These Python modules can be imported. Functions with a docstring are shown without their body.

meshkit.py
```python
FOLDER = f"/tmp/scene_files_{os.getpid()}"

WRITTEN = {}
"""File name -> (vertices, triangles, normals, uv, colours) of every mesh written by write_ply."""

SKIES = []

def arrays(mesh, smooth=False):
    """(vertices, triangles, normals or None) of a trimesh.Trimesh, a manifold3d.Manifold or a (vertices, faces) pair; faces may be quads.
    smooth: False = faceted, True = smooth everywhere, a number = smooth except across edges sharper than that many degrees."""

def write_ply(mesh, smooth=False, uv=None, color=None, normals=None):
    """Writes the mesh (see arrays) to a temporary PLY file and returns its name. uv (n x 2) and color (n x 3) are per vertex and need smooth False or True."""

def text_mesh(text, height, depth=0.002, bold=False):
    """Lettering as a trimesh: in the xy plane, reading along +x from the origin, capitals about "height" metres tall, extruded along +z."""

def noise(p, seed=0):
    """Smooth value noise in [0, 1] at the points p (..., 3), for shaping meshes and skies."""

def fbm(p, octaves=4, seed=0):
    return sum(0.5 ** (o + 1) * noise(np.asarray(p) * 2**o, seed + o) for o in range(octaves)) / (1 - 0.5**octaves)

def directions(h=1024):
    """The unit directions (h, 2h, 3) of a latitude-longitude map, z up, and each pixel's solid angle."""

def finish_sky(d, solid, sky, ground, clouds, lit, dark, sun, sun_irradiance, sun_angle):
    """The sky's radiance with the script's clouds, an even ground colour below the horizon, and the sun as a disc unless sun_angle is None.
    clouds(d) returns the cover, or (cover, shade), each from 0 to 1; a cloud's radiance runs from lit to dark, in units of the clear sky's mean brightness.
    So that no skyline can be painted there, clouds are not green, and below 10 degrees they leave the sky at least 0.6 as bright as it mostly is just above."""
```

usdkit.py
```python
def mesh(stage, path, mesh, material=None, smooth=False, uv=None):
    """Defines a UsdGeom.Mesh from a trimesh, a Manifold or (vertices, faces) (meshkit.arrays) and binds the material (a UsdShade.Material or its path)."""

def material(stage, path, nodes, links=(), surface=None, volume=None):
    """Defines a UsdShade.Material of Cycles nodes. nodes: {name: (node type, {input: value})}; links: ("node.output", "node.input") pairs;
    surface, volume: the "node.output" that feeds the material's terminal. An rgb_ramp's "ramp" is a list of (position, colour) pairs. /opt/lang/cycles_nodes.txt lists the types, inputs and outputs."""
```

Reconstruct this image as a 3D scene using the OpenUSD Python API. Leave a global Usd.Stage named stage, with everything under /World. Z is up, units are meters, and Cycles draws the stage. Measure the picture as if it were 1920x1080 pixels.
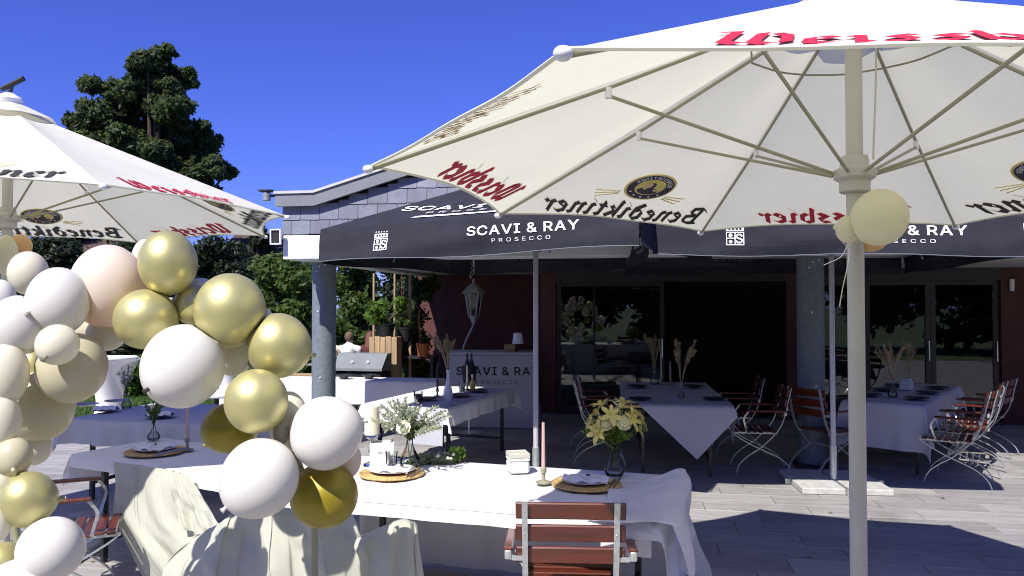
import math, random
import numpy as np
import trimesh, shapely
from shapely.geometry import Polygon, MultiPoint
from shapely.ops import unary_union
import manifold3d as m3
import meshkit, usdkit
from pxr import Usd, UsdGeom, UsdLux, UsdShade, Gf, Sdf

stage = Usd.Stage.CreateInMemory()
UsdGeom.SetStageUpAxis(stage, 'Z')
UsdGeom.SetStageMetersPerUnit(stage, 1.0)
UsdGeom.Xform.Define(stage, '/World')
UsdGeom.Scope.Define(stage, '/World/Looks')
R = random.Random(7)
RNG = np.random.default_rng(11)
PI = math.pi

# ------------------------------------------------------------------ camera
FPX, EYE, PITCH = 1400.0, 1.8, math.atan(32 / 1400)
cam = UsdGeom.Camera.Define(stage, '/World/camera')
cam.CreateHorizontalApertureAttr(36.0)
cam.CreateVerticalApertureAttr(36.0 * 9 / 16)
cam.CreateFocalLengthAttr(36.0 * FPX / 1920)
cam.CreateClippingRangeAttr(Gf.Vec2f(0.05, 2000))
cam.CreateExposureAttr(0.66)
cx = UsdGeom.Xformable(cam)
cx.AddTranslateOp().Set(Gf.Vec3d(0, 0, EYE))
cx.AddRotateXOp().Set(90 + math.degrees(PITCH))

# ------------------------------------------------------------------ sky and sun
TO_SUN = np.array([-0.42, -0.77, 1.0])
TO_SUN /= np.linalg.norm(TO_SUN)
SUN_EL, SUN_ROT = math.asin(TO_SUN[2]), math.atan2(TO_SUN[0], TO_SUN[1])
sky_mat = usdkit.material(stage, '/World/Looks/sky', {
    'sky': ('sky_texture', {'sky_type': 'single_scattering', 'sun_disc': False, 'sun_elevation': SUN_EL, 'sun_rotation': SUN_ROT,
                            'altitude': 300.0, 'air_density': 1.0, 'aerosol_density': 0.25, 'ozone_density': 2.5}),
    'tint': ('mix_color', {'blend_type': 'multiply', 'fac': 1.0, 'b': (0.44, 0.515, 1.42), 'use_clamp': False}),
    'bg': ('background_shader', {'strength': 0.076})},
    [('sky.color', 'tint.a'), ('tint.result', 'bg.color')], surface='bg.background')
dome = UsdLux.DomeLight.Define(stage, '/World/sky')
dome.CreateIntensityAttr(1.0)
UsdShade.MaterialBindingAPI.Apply(dome.GetPrim()).Bind(sky_mat)
dome.GetPrim().SetCustomDataByKey('kind', 'structure')
sun = UsdLux.DistantLight.Define(stage, '/World/sun')
sun.CreateIntensityAttr(1.2)
sun.CreateAngleAttr(0.55)
sun.CreateNormalizeAttr(True)
sun.CreateColorAttr(Gf.Vec3f(1.0, 0.955, 0.87))
_z = TO_SUN; _x = np.cross([0, 0, 1.0], _z); _x /= np.linalg.norm(_x); _y = np.cross(_z, _x)
UsdGeom.Xformable(sun).AddTransformOp().Set(Gf.Matrix4d(*_x, 0, *_y, 0, *_z, 0, 0, 0, 6, 1))

# ------------------------------------------------------------------ measuring helpers: from a point of the photograph to a place in the world
_f = np.array([0, math.cos(PITCH), math.sin(PITCH)]); _u = np.array([0, -math.sin(PITCH), math.cos(PITCH)])
def ray(px, py):
    return _f + (px - 960) / FPX * np.array([1.0, 0, 0]) + (540 - py) / FPX * _u
def G(px, py, z=0.0):
    d = ray(px, py); return np.array([0, 0, EYE]) + d * ((z - EYE) / d[2])
def D(px, py, y):
    d = ray(px, py); return np.array([0, 0, EYE]) + d * (y / d[1])

# ------------------------------------------------------------------ scene helpers
used = {}
def numbered(parent, name):
    k = (parent, name); n = used.get(k, 0); used[k] = n + 1
    return name if n == 0 else '%s_%03d' % (name, n)
def ppath(parent):
    return '/World' if parent is None else str(parent.GetPath())
def tag(o, label=None, cat=None, group=None, kind=None):
    p = o.GetPrim() if hasattr(o, 'GetPrim') else o
    for k, v in (('label', label), ('category', cat), ('group', group), ('kind', kind)):
        if v: p.SetCustomDataByKey(k, v)
    return p
def obj(name, mesh, mat, parent=None, smooth=False, label=None, cat=None, group=None, kind=None):
    pp = ppath(parent)
    m = usdkit.mesh(stage, pp + '/' + numbered(pp, name), mesh, M[mat], smooth=smooth)
    return tag(m, label, cat, group, kind)
def thing(name, label, cat, loc=(0, 0, 0), rz=0.0, group=None, kind=None):
    x = UsdGeom.Xform.Define(stage, '/World/' + numbered('/World', name))
    x.AddTranslateOp().Set(Gf.Vec3d(*map(float, loc))); x.AddRotateZOp().Set(math.degrees(rz))
    return tag(x, label, cat, group, kind)
def dup(src, loc, rz, label, cat=None, group=None):
    was = src.GetCustomData()
    base = src.GetName()
    if base[-4:-3] == '_' and base[-3:].isdigit(): base = base[:-4]
    x = UsdGeom.Xform.Define(stage, '/World/' + numbered('/World', base))
    p = x.GetPrim(); p.GetReferences().AddInternalReference(src.GetPath())
    x.ClearXformOpOrder()
    x.AddTranslateOp().Set(Gf.Vec3d(*map(float, loc))); x.AddRotateZOp().Set(math.degrees(rz))
    p.SetInstanceable(True)
    return tag(p, label, cat or was['category'], group or was.get('group'))

cat_ = trimesh.util.concatenate
def box(sx, sy, sz, c=(0, 0, 0), rz=0.0, bev=0.0):
    if bev > 0:
        b = min(bev, sx * .45, sy * .45, sz * .45)
        pts = []
        for X in (-1, 1):
            for Y in (-1, 1):
                for Z in (-1, 1):
                    h = np.array([X * sx / 2, Y * sy / 2, Z * sz / 2])
                    for ax in range(3):
                        q = h.copy()
                        for o in range(3):
                            if o != ax: q[o] -= np.sign(q[o]) * b
                        pts.append(q)
        m = trimesh.convex.convex_hull(np.array(pts))
    else:
        m = trimesh.creation.box((sx, sy, sz))
    if rz: m.apply_transform(trimesh.transformations.rotation_matrix(rz, (0, 0, 1)))
    m.apply_translation(c)
    return m
def tube(pts, rad, sides=8, flat=None, cap=True):
    """A bent bar: round with radius rad (number or list), or flat=(wide, thick, up) for a flat bar."""
    p = np.asarray(pts, float); n = len(p)
    t = np.gradient(p, axis=0); t /= np.linalg.norm(t, axis=1, keepdims=True) + 1e-12
    if flat:
        w, th, up = flat; up = np.asarray(up, float)
        a = up - (t @ up)[:, None] * t; a /= np.linalg.norm(a, axis=1, keepdims=True) + 1e-12
        b = np.cross(t, a); prof = np.array([(-w / 2, -th / 2), (w / 2, -th / 2), (w / 2, th / 2), (-w / 2, th / 2)]); sides = 4
        v = p[:, None] + prof[None, :, :1] * a[:, None] + prof[None, :, 1:] * b[:, None]
    else:
        ref = np.array([0, 0, 1.0]) if np.abs(t[:, 2]).mean() < .9 else np.array([1.0, 0, 0])
        a = np.cross(t, ref); a /= np.linalg.norm(a, axis=1, keepdims=True) + 1e-12
        b = np.cross(t, a); ang = np.arange(sides) * 2 * PI / sides
        r = np.broadcast_to(rad, (n,))[:, None, None]
        v = p[:, None] + r * (np.cos(ang)[None, :, None] * a[:, None] + np.sin(ang)[None, :, None] * b[:, None])
    v = v.reshape(-1, 3); f = []
    for i in range(n - 1):
        for j in range(sides):
            q = (i * sides + j, i * sides + (j + 1) % sides, (i + 1) * sides + (j + 1) % sides, (i + 1) * sides + j)
            f += [(q[0], q[2], q[1]), (q[0], q[3], q[2])]
    if cap:
        for j in range(1, sides - 1):
            f.append((0, j, j + 1)); e = (n - 1) * sides; f.append((e, e + j + 1, e + j))
    m = trimesh.Trimesh(v, np.array(f), process=False); m.fix_normals(); return m
def bez(p, n=14):
    """A smooth curve through the points (Catmull-Rom)."""
    p = np.asarray(p, float); q = np.vstack([2 * p[0] - p[1], p, 2 * p[-1] - p[-2]]); out = []
    for i in range(len(p) - 1):
        for t in np.linspace(0, 1, n, endpoint=False):
            a, b, c, d = q[i:i + 4]
            out.append(.5 * (2 * b + (c - a) * t + (2 * a - 5 * b + 4 * c - d) * t * t + (3 * b - a - 3 * c + d) * t ** 3))
    out.append(p[-1]); return np.array(out)
def cyl(r, z0, z1, c=(0, 0), n=24, r2=None):
    return lathe([(r, z0), (r if r2 is None else r2, z1)], c, n)
def lathe(prof, c=(0, 0), n=24, closed=True):
    pr = list(prof)
    if closed:
        if pr[0][0] > 1e-6: pr = [(0, pr[0][1])] + pr
        if pr[-1][0] > 1e-6: pr = pr + [(0, pr[-1][1])]
    m = trimesh.creation.revolve(np.array(pr, float), sections=n)
    m.apply_translation((c[0], c[1], pr[0][1] * 0)); return m
def grid(nu, nv, fn):
    """A sheet: fn(u, v) with u, v arrays in [0, 1] returns points."""
    u, v = np.meshgrid(np.linspace(0, 1, nu), np.linspace(0, 1, nv), indexing='ij')
    p = fn(u, v).reshape(-1, 3)
    i, j = np.meshgrid(np.arange(nu - 1), np.arange(nv - 1), indexing='ij'); a = i * nv + j
    q = np.stack([a, a + nv, a + nv + 1, a + 1], -1).reshape(-1, 4)
    return trimesh.Trimesh(p, np.vstack([q[:, [0, 1, 2]], q[:, [0, 2, 3]]]), process=False)
def place(m, loc=(0, 0, 0), rz=0.0):
    m = m.copy()
    if rz: m.apply_transform(trimesh.transformations.rotation_matrix(rz, (0, 0, 1)))
    m.apply_translation(loc); return m
def frame_tf(o, ex, ey, ez):
    T = np.eye(4); T[:3, 0], T[:3, 1], T[:3, 2], T[:3, 3] = ex, ey, ez, o; return T
def unit(v): v = np.asarray(v, float); return v / np.linalg.norm(v)

# ------------------------------------------------------------------ materials
M = {}
def mat(name, nodes, links, surface):
    M[name] = usdkit.material(stage, '/World/Looks/' + name, nodes, links, surface=surface)
def plain(name, col, rough=.5, metal=0.0, var=.12, scale=9.0, bump=0.0, bscale=60.0, coat=0.0, spec=.5, rand=0.0):
    """A principled surface whose colour wanders a little with a noise; rand varies it from object to object."""
    lo = tuple(max(0, c * (1 - var)) for c in col); hi = tuple(min(1, c * (1 + var)) for c in col)
    nd = {'tc': ('texture_coordinate', {}), 'n': ('noise_texture', {'scale': scale, 'detail': 4.0}), 'r': ('rgb_ramp', {'ramp': [(.3, lo), (.7, hi)]}),
          'p': ('principled_bsdf', {'roughness': rough, 'metallic': metal, 'coat_weight': coat, 'specular_ior_level': spec})}
    lk = [('tc.object', 'n.vector'), ('n.fac', 'r.fac')]
    src = 'r.color'
    if rand:
        nd['oi'] = ('object_info', {}); nd['mr'] = ('map_range', {'from_min': 0.0, 'from_max': 1.0, 'to_min': 1 - rand, 'to_max': 1 + rand})
        nd['h'] = ('hsv', {}); lk += [('oi.random', 'mr.value'), ('mr.result', 'h.value'), (src, 'h.color')]; src = 'h.color'
    lk.append((src, 'p.base_color'))
    if bump:
        nd['bn'] = ('noise_texture', {'scale': bscale, 'detail': 3.0}); nd['b'] = ('bump', {'strength': bump, 'distance': .01})
        lk += [('tc.object', 'bn.vector'), ('bn.fac', 'b.height'), ('b.normal', 'p.normal')]
    mat(name, nd, lk, 'p.BSDF')
def fabric(name, col, trans, tcol=None, var=.06, weave=900.0, bump=.25, wr=5.0):
    """Woven cloth: diffuse mixed with light let through, fine weave and soft creases in the relief."""
    tcol = tcol or col
    lo = tuple(c * (1 - var) for c in col)
    nd = {'tc': ('texture_coordinate', {}), 'n': ('noise_texture', {'scale': wr, 'detail': 5.0, 'roughness': .6}), 'r': ('rgb_ramp', {'ramp': [(.35, lo), (.65, col)]}),
          'w': ('noise_texture', {'scale': weave, 'detail': 1.0}), 'mx': ('mix_float', {'fac': .35}), 'b': ('bump', {'strength': bump, 'distance': .012}),
          'd': ('principled_bsdf', {'roughness': .85, 'specular_ior_level': .2}), 't': ('translucent_bsdf', {'color': tcol}), 'm': ('mix_closure', {'fac': trans})}
    lk = [('tc.object', 'n.vector'), ('tc.object', 'w.vector'), ('n.fac', 'r.fac'), ('n.fac', 'mx.a'), ('w.fac', 'mx.b'), ('mx.result', 'b.height'), ('b.normal', 'd.normal'),
          ('r.color', 'd.base_color'), ('d.BSDF', 'm.closure1'), ('t.BSDF', 'm.closure2')]
    mat(name, nd, lk, 'm.closure')
def leafy(name, cols, trans=.35, tcol=None, rough=.55):
    """Leaves: each leaf (island) takes its own tone."""
    tcol = tcol or tuple(min(1, c * 1.5) for c in cols[-1][1])
    nd = {'g': ('geometry', {}), 'r': ('rgb_ramp', {'ramp': cols}), 'd': ('principled_bsdf', {'roughness': rough, 'specular_ior_level': .35}), 't': ('translucent_bsdf', {'color': tcol}), 'm': ('mix_closure', {'fac': trans})}
    mat(name, nd, [('g.random_per_island', 'r.fac'), ('r.color', 'd.base_color'), ('d.BSDF', 'm.closure1'), ('t.BSDF', 'm.closure2')], 'm.closure')
def wood(name, lo, hi, axis=0, rough=.35, coat=.3, rand=.15, scale=14.0, bump=.15):
    s = [scale] * 3; s[axis] = scale * .07
    nd = {'tc': ('texture_coordinate', {}), 'oi': ('object_info', {}), 'cb': ('combine_xyz', {}), 'mp': ('mapping', {'scale': tuple(s)}), 'n': ('noise_texture', {'scale': 2.2, 'detail': 7.0, 'roughness': .65, 'distortion': .6}),
          'r': ('rgb_ramp', {'ramp': [(.25, lo), (.75, hi)]}), 'h': ('hsv', {}), 'mr': ('map_range', {'from_min': 0.0, 'from_max': 1.0, 'to_min': 1 - rand, 'to_max': 1 + rand}),
          'ml': ('math', {'math_type': 'multiply', 'value2': 37.0}), 'b': ('bump', {'strength': bump, 'distance': .004}), 'p': ('principled_bsdf', {'roughness': rough, 'coat_weight': coat, 'coat_roughness': .15}),
          'ad': ('mix_color', {'blend_type': 'add', 'fac': 1.0, 'use_clamp': False})}
    lk = [('tc.object', 'mp.vector'), ('oi.random', 'ml.value1'), ('ml.value', 'cb.x'), ('ml.value', 'cb.y'), ('cb.vector', 'mp.location'), ('mp.vector', 'n.vector'), ('n.fac', 'r.fac'), ('r.color', 'h.color'),
          ('oi.random', 'mr.value'), ('mr.result', 'h.value'), ('h.color', 'p.base_color'), ('n.fac', 'b.height'), ('b.normal', 'p.normal')]
    nd.pop('ad')
    mat(name, nd, lk, 'p.BSDF')
def latex(name, col, trans, tcol, rough=.35, rim=None):
    nd = {'d': ('principled_bsdf', {'base_color': col, 'roughness': rough, 'specular_ior_level': .35, 'coat_weight': .12, 'coat_roughness': .3}), 't': ('translucent_bsdf', {'color': tcol}), 'm': ('mix_closure', {'fac': trans})}
    mat(name, nd, [('d.BSDF', 'm.closure1'), ('t.BSDF', 'm.closure2')], 'm.closure')
def pane(name, tint=(.86, .9, .88), fac=1.5):
    nd = {'f': ('fresnel', {'IOR': fac}), 't': ('transparent_bsdf', {'color': tint}), 'g': ('glossy_bsdf', {'color': (.95, .97, 1.0), 'roughness': .004}), 'm': ('mix_closure', {})}
    mat(name, nd, [('f.fac', 'm.fac'), ('t.BSDF', 'm.closure1'), ('g.BSDF', 'm.closure2')], 'm.closure')

fabric('white_canvas', (.82, .81, .76), .38, (.85, .84, .64), var=.09, wr=2.2, bump=.3)
fabric('dark_canvas', (.032, .032, .046), .02, (.02, .02, .03), var=.25, wr=4.0, bump=.5)
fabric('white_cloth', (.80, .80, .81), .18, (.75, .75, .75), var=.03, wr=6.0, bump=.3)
fabric('grey_shaded_cloth', (.50, .51, .58), .12, (.45, .46, .52), var=.05, wr=6.0, bump=.3)  # white cloths under the dark parasols use it too: shade put into colour
fabric('sheer_drape', (.60, .61, .52), .32, (.55, .57, .43), var=.08, wr=9.0, bump=.3)
fabric('sheer_runner', (.83, .82, .86), .35, (.8, .8, .8), var=.08, wr=14.0, bump=.5)
fabric('napkin_cloth', (.74, .75, .80), .1, var=.04, wr=20.0)
fabric('shirt_white', (.78, .78, .80), .05); fabric('shirt_sand', (.62, .5, .42), .05); fabric('shirt_dark', (.09, .03, .03), .05)
plain('lawn_base', (.045, .085, .015), .9, var=.4, scale=3.0)
plain('ground_base', (.10, .10, .10), .9, var=.2)
plain('mortar_dark', (.05, .05, .055), .9)
def paver_stains():
    nd = {'tc': ('texture_coordinate', {}), 'oi': ('object_info', {}), 'cb': ('combine_xyz', {}), 'mp': ('mapping', {'scale': (.63, 9.0, 9.0)}), 'n': ('noise_texture', {'scale': 2.2, 'detail': 7.0, 'roughness': .65, 'distortion': .6}),
          'r': ('rgb_ramp', {'ramp': [(.25, (.20, .19, .19)), (.75, (.37, .36, .355))]}), 'h': ('hsv', {}), 'mr': ('map_range', {'from_min': 0.0, 'from_max': 1.0, 'to_min': .82, 'to_max': 1.14}), 'ml': ('math', {'math_type': 'multiply', 'value2': 37.0}),
          'g': ('geometry', {}), 's1': ('noise_texture', {'scale': 1.3, 'detail': 7.0, 'roughness': .7}), 'r1': ('rgb_ramp', {'ramp': [(.32, (.62, .60, .57)), (.5, (1, 1, 1))]}), 's2': ('noise_texture', {'scale': 55.0, 'detail': 2.0}), 'r2': ('rgb_ramp', {'ramp': [(.22, (.35, .33, .3)), (.30, (1, 1, 1))]}),
          'm1': ('mix_color', {'blend_type': 'multiply', 'fac': .7}), 'm2': ('mix_color', {'blend_type': 'multiply', 'fac': .8}), 'b': ('bump', {'strength': .35, 'distance': .004}), 'p': ('principled_bsdf', {'roughness': .6})}
    lk = [('tc.object', 'mp.vector'), ('oi.random', 'ml.value1'), ('ml.value', 'cb.x'), ('ml.value', 'cb.y'), ('cb.vector', 'mp.location'), ('mp.vector', 'n.vector'), ('n.fac', 'r.fac'), ('r.color', 'h.color'), ('oi.random', 'mr.value'), ('mr.result', 'h.value'),
          ('g.position', 's1.vector'), ('g.position', 's2.vector'), ('s1.fac', 'r1.fac'), ('s2.fac', 'r2.fac'), ('h.color', 'm1.a'), ('r1.color', 'm1.b'), ('m1.result', 'm2.a'), ('r2.color', 'm2.b'), ('m2.result', 'p.base_color'), ('n.fac', 'b.height'), ('b.normal', 'p.normal')]
    mat('paver', nd, lk, 'p.BSDF')
paver_stains()
plain('concrete_slab', (.42, .42, .40), .85, var=.15, scale=14.0, bump=.3, rand=.08)
plain('slate_tile', (.175, .185, .235), .5, var=.14, scale=7.0, bump=.25, bscale=35.0, rand=.14)
plain('slate_backing', (.03, .03, .038), .9)
plain('zinc_fascia', (.19, .205, .22), .5, metal=.15, var=.1, scale=3.0, bump=.1, bscale=8.0)
plain('white_paint', (.78, .78, .80), .45, var=.03)
plain('beam_grey', (.46, .47, .45), .6, var=.06)
plain('roof_felt', (.09, .09, .10), .9)
plain('red_wall', (.085, .024, .022), .75, var=.2, scale=5.0, bump=.25, bscale=45.0)
plain('brown_frame', (.075, .020, .016), .45, var=.2, scale=6.0)
plain('dark_frame', (.03, .03, .032), .4)
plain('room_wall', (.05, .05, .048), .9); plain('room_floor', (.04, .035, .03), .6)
plain('steel_column', (.145, .175, .20), .55, metal=.0, var=.14, scale=18.0, bump=.12, bscale=40.0)
plain('galvanized', (.55, .58, .58), .38, metal=.75, var=.15, scale=40.0)
plain('pole_cream', (.47, .465, .41), .4, var=.05); plain('pole_grey', (.55, .55, .58), .35, metal=.3, var=.06)
plain('rib_olive', (.30, .295, .20), .45, metal=.2, var=.08)
plain('dark_metal', (.02, .02, .024), .45); plain('black_plastic', (.014, .014, .016), .5)
plain('chrome', (.75, .75, .76), .2, metal=.95, var=.03)
plain('print_red', (.50, .012, .045), .7, var=.1); plain('print_black', (.035, .033, .028), .7, var=.15)
plain('print_navy', (.032, .026, .055), .7, var=.1); plain('print_gold', (.62, .52, .14), .7, var=.15)
plain('print_white', (.78, .78, .80), .7, var=.04); plain('print_bleed', (.085, .085, .092), .8, var=.1); plain('print_skin', (.55, .40, .24), .7)
plain('counter_grey', (.46, .47, .50), .55, var=.05, scale=2.0)
wood('chair_wood', (.05, .010, .006), (.135, .026, .012), axis=0, rough=.3, coat=.45, rand=.12)
wood('board_wood', (.26, .17, .09), (.50, .36, .20), axis=2, rough=.7, coat=0.0, rand=.2)
wood('table_wood', (.42, .25, .07), (.62, .40, .13), axis=0, rough=.45, coat=.2, rand=.1)
wood('bark', (.05, .035, .022), (.13, .095, .065), axis=2, rough=.95, coat=0.0, rand=.1, bump=.8)
plain('roof_tiles_far', (.10, .065, .055), .8, var=.3, scale=2.0); plain('house_wall', (.5, .48, .44), .8)
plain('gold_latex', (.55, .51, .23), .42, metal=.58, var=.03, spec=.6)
plain('shaded_gold_latex', (.30, .24, .02), .42, metal=.35, var=.05)  # gold latex again, darkened in colour for the balloons in shade
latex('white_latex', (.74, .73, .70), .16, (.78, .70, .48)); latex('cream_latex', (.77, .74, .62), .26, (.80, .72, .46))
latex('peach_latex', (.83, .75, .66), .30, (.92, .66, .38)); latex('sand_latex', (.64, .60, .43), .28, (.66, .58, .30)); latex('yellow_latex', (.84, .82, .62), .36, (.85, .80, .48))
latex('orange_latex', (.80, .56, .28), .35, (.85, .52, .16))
latex('wax', (.80, .76, .62), .25, (.8, .7, .5), rough=.45); latex('wax_rose', (.58, .40, .36), .15, (.6, .4, .3), rough=.5)
plain('porcelain', (.78, .78, .79), .15, var=.02, coat=.5); plain('plate_dark', (.03, .03, .06), .25, var=.1, coat=.3)
plain('straw', (.50, .33, .13), .85, var=.3, scale=50.0, bump=.5, bscale=120.0)
pane('window_glass'); pane('thin_glass', (.92, .94, .93), 1.35)
plain('terracotta', (.52, .16, .04), .7, var=.15); plain('label_paper', (.75, .74, .70), .8); plain('drink_amber', (.55, .38, .06), .2, coat=.6); plain('wine_dark', (.07, .015, .02), .15, coat=.6)
plain('skin', (.45, .27, .19), .55, var=.05); plain('hair_brown', (.10, .06, .035), .7, var=.3, scale=60.0); plain('hair_blond', (.45, .32, .17), .7, var=.25, scale=60.0); plain('hair_auburn', (.11, .035, .02), .7, var=.3, scale=60.0)
plain('pampas', (.42, .33, .20), .9, var=.25, scale=30.0); plain('petal_cream', (.78, .76, .58), .7, var=.08); plain('petals_round', (.80, .75, .42), .7, var=.12); plain('petal_yellow', (.74, .64, .20), .7, var=.2)
leafy('leaf_dark', [(0, (.012, .022, .008)), (.6, (.026, .044, .014)), (1, (.055, .075, .026))], .25)
leafy('leaf_tree', [(0, (.028, .050, .014)), (.6, (.060, .098, .026)), (1, (.12, .16, .048))], .38)
leafy('leaf_mid', [(0, (.045, .085, .014)), (.6, (.098, .155, .030)), (1, (.18, .235, .06))], .42)
leafy('leaf_bright', [(0, (.07, .14, .015)), (.6, (.13, .23, .03)), (1, (.24, .34, .06))], .4)
leafy('leaf_grey', [(0, (.16, .19, .11)), (.6, (.34, .38, .25)), (1, (.55, .57, .42))], .3)
leafy('leaf_pale', [(0, (.28, .32, .20)), (.6, (.50, .53, .40)), (1, (.68, .69, .58))], .35)
leafy('petals_pale', [(0, (.52, .46, .10)), (.6, (.68, .60, .20)), (1, (.78, .72, .40))], .35)
leafy('litter_leaf', [(0, (.10, .06, .02)), (.6, (.22, .15, .05)), (1, (.30, .28, .10))], .1)
leafy('grass_blade', [(0, (.035, .085, .010)), (.6, (.075, .15, .018)), (1, (.14, .22, .04))], .35)

# ------------------------------------------------------------------ lettering
NIB = np.array([.085, .105])
GL = {  # blackletter strokes written with a slanted broad nib; x-height 1
    'i': (.50, [[(.08, .98), (.24, .88), (.24, .12), (.40, .02)], [(.20, 1.30), (.28, 1.40)]]),
    'n': (.86, [[(.05, .98), (.20, .86), (.20, .02)], [(.20, .74), (.46, .98), (.62, .84), (.62, .12), (.78, .02)]]),
    'e': (.72, [[(.62, .18), (.42, .02), (.16, .18), (.16, .80), (.40, .98), (.60, .78), (.18, .48)]]),
    's': (.70, [[(.60, .86), (.38, .98), (.16, .80), (.54, .38), (.42, .06), (.08, .10)]]),
    'b': (.80, [[(.10, 1.52), (.16, 1.45), (.16, .16), (.42, .02), (.64, .20), (.64, .76), (.42, .98), (.16, .74)]]),
    'd': (.80, [[(.26, 1.48), (.62, 1.02), (.62, .20), (.40, .02), (.14, .20), (.14, .76), (.36, .98), (.62, .80)]]),
    'r': (.62, [[(.05, .98), (.20, .86), (.20, .02)], [(.20, .74), (.44, .98), (.56, .86)]]),
    'k': (.78, [[(.10, 1.52), (.16, 1.45), (.16, .02)], [(.16, .60), (.44, .98), (.58, .80), (.18, .50)], [(.30, .50), (.66, .02)]]),
    't': (.56, [[(.22, 1.30), (.22, .14), (.42, .02)], [(.02, .93), (.46, .95)]]),
    'B': (1.10, [[(.22, 1.42), (.22, .02)], [(-.10, 1.28), (.20, 1.50), (.72, 1.42), (.78, 1.02), (.26, .80)], [(.26, .80), (.88, .66), (.88, .18), (.48, .02), (-.02, .10)]]),
    'W': (1.45, [[(-.05, 1.30), (.20, 1.45), (.20, .22), (.46, .02), (.72, .26), (.72, 1.45)], [(.72, .26), (.98, .02), (1.28, .30), (1.22, 1.18), (.98, 1.45)]]),
}
def black_letters(text, h, slant=0.0, nib=1.0):
    """Polygons of the word, x-height h, starting at 0."""
    out, x = [], 0.0
    n = NIB * nib
    for ch in text:
        adv, strokes = GL[ch]
        for s in strokes:
            for a, b in zip(s[:-1], s[1:]):
                pts = [(np.array(q) + k * n + (x, 0)) for q in (a, b) for k in (-1, 1)]
                hull = MultiPoint([tuple(q) for q in pts]).convex_hull
                if hull.geom_type == 'Polygon': out.append(hull.buffer(.012, join_style=2))
        x += adv + .06
    g = unary_union(out)
    return shapely.affinity.affine_transform(g, [h, slant * h, 0, h, 0, 0]), x * h
import shapely.affinity
def flat_mesh(g, dens=None):
    """Triangles of a shapely shape in the xy plane."""
    ms = []
    for p in getattr(g, 'geoms', [g]):
        if p.geom_type != 'Polygon' or p.area < 1e-9: continue
        p = p.segmentize(dens) if dens else p
        v, f = trimesh.creation.triangulate_polygon(p, engine='earcut')
        ms.append(trimesh.Trimesh(np.c_[v, np.zeros(len(v))], f, process=False))
    return cat_(ms)
_tc = {}
def caps(text, h, widen=1.0, track=0.0, bold=True):
    """Sans capitals as flat triangles, centred on x; returns mesh and width."""
    x, ms = 0.0, []
    for ch in text:
        if ch == ' ': x += h * .42 * widen; continue
        k = (ch, bold)
        if k not in _tc:
            m = meshkit.text_mesh(ch, 1.0, depth=.01, bold=bold)
            v, f = np.array(m.vertices), np.array(m.faces); top = v[:, 2] > .005
            keep = top[f].all(1); _tc[k] = (v[:, :2], f[keep])
        v, f = _tc[k]; w = v[:, 0].max() - v[:, 0].min()
        q = (v - (v[:, 0].min(), 0)) * (h * widen, h) + (x, 0)
        mm = trimesh.Trimesh(np.c_[q, np.zeros(len(q))], f, process=False); mm.remove_unreferenced_vertices(); ms.append(mm)
        x += w * h * widen + track + h * .10
    m = cat_(ms); m.apply_translation((-x / 2, 0, 0)); return m, x
def both_sides(m, ex_map, off):
    """Maps a flat mesh through ex_map(x, y, off) on the outside and the inside of a cloth."""
    res = []
    for o in off:
        v = ex_map(m.vertices[:, 0], m.vertices[:, 1], o); res.append(trimesh.Trimesh(v, m.faces, process=False))
    return cat_(res)
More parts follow.
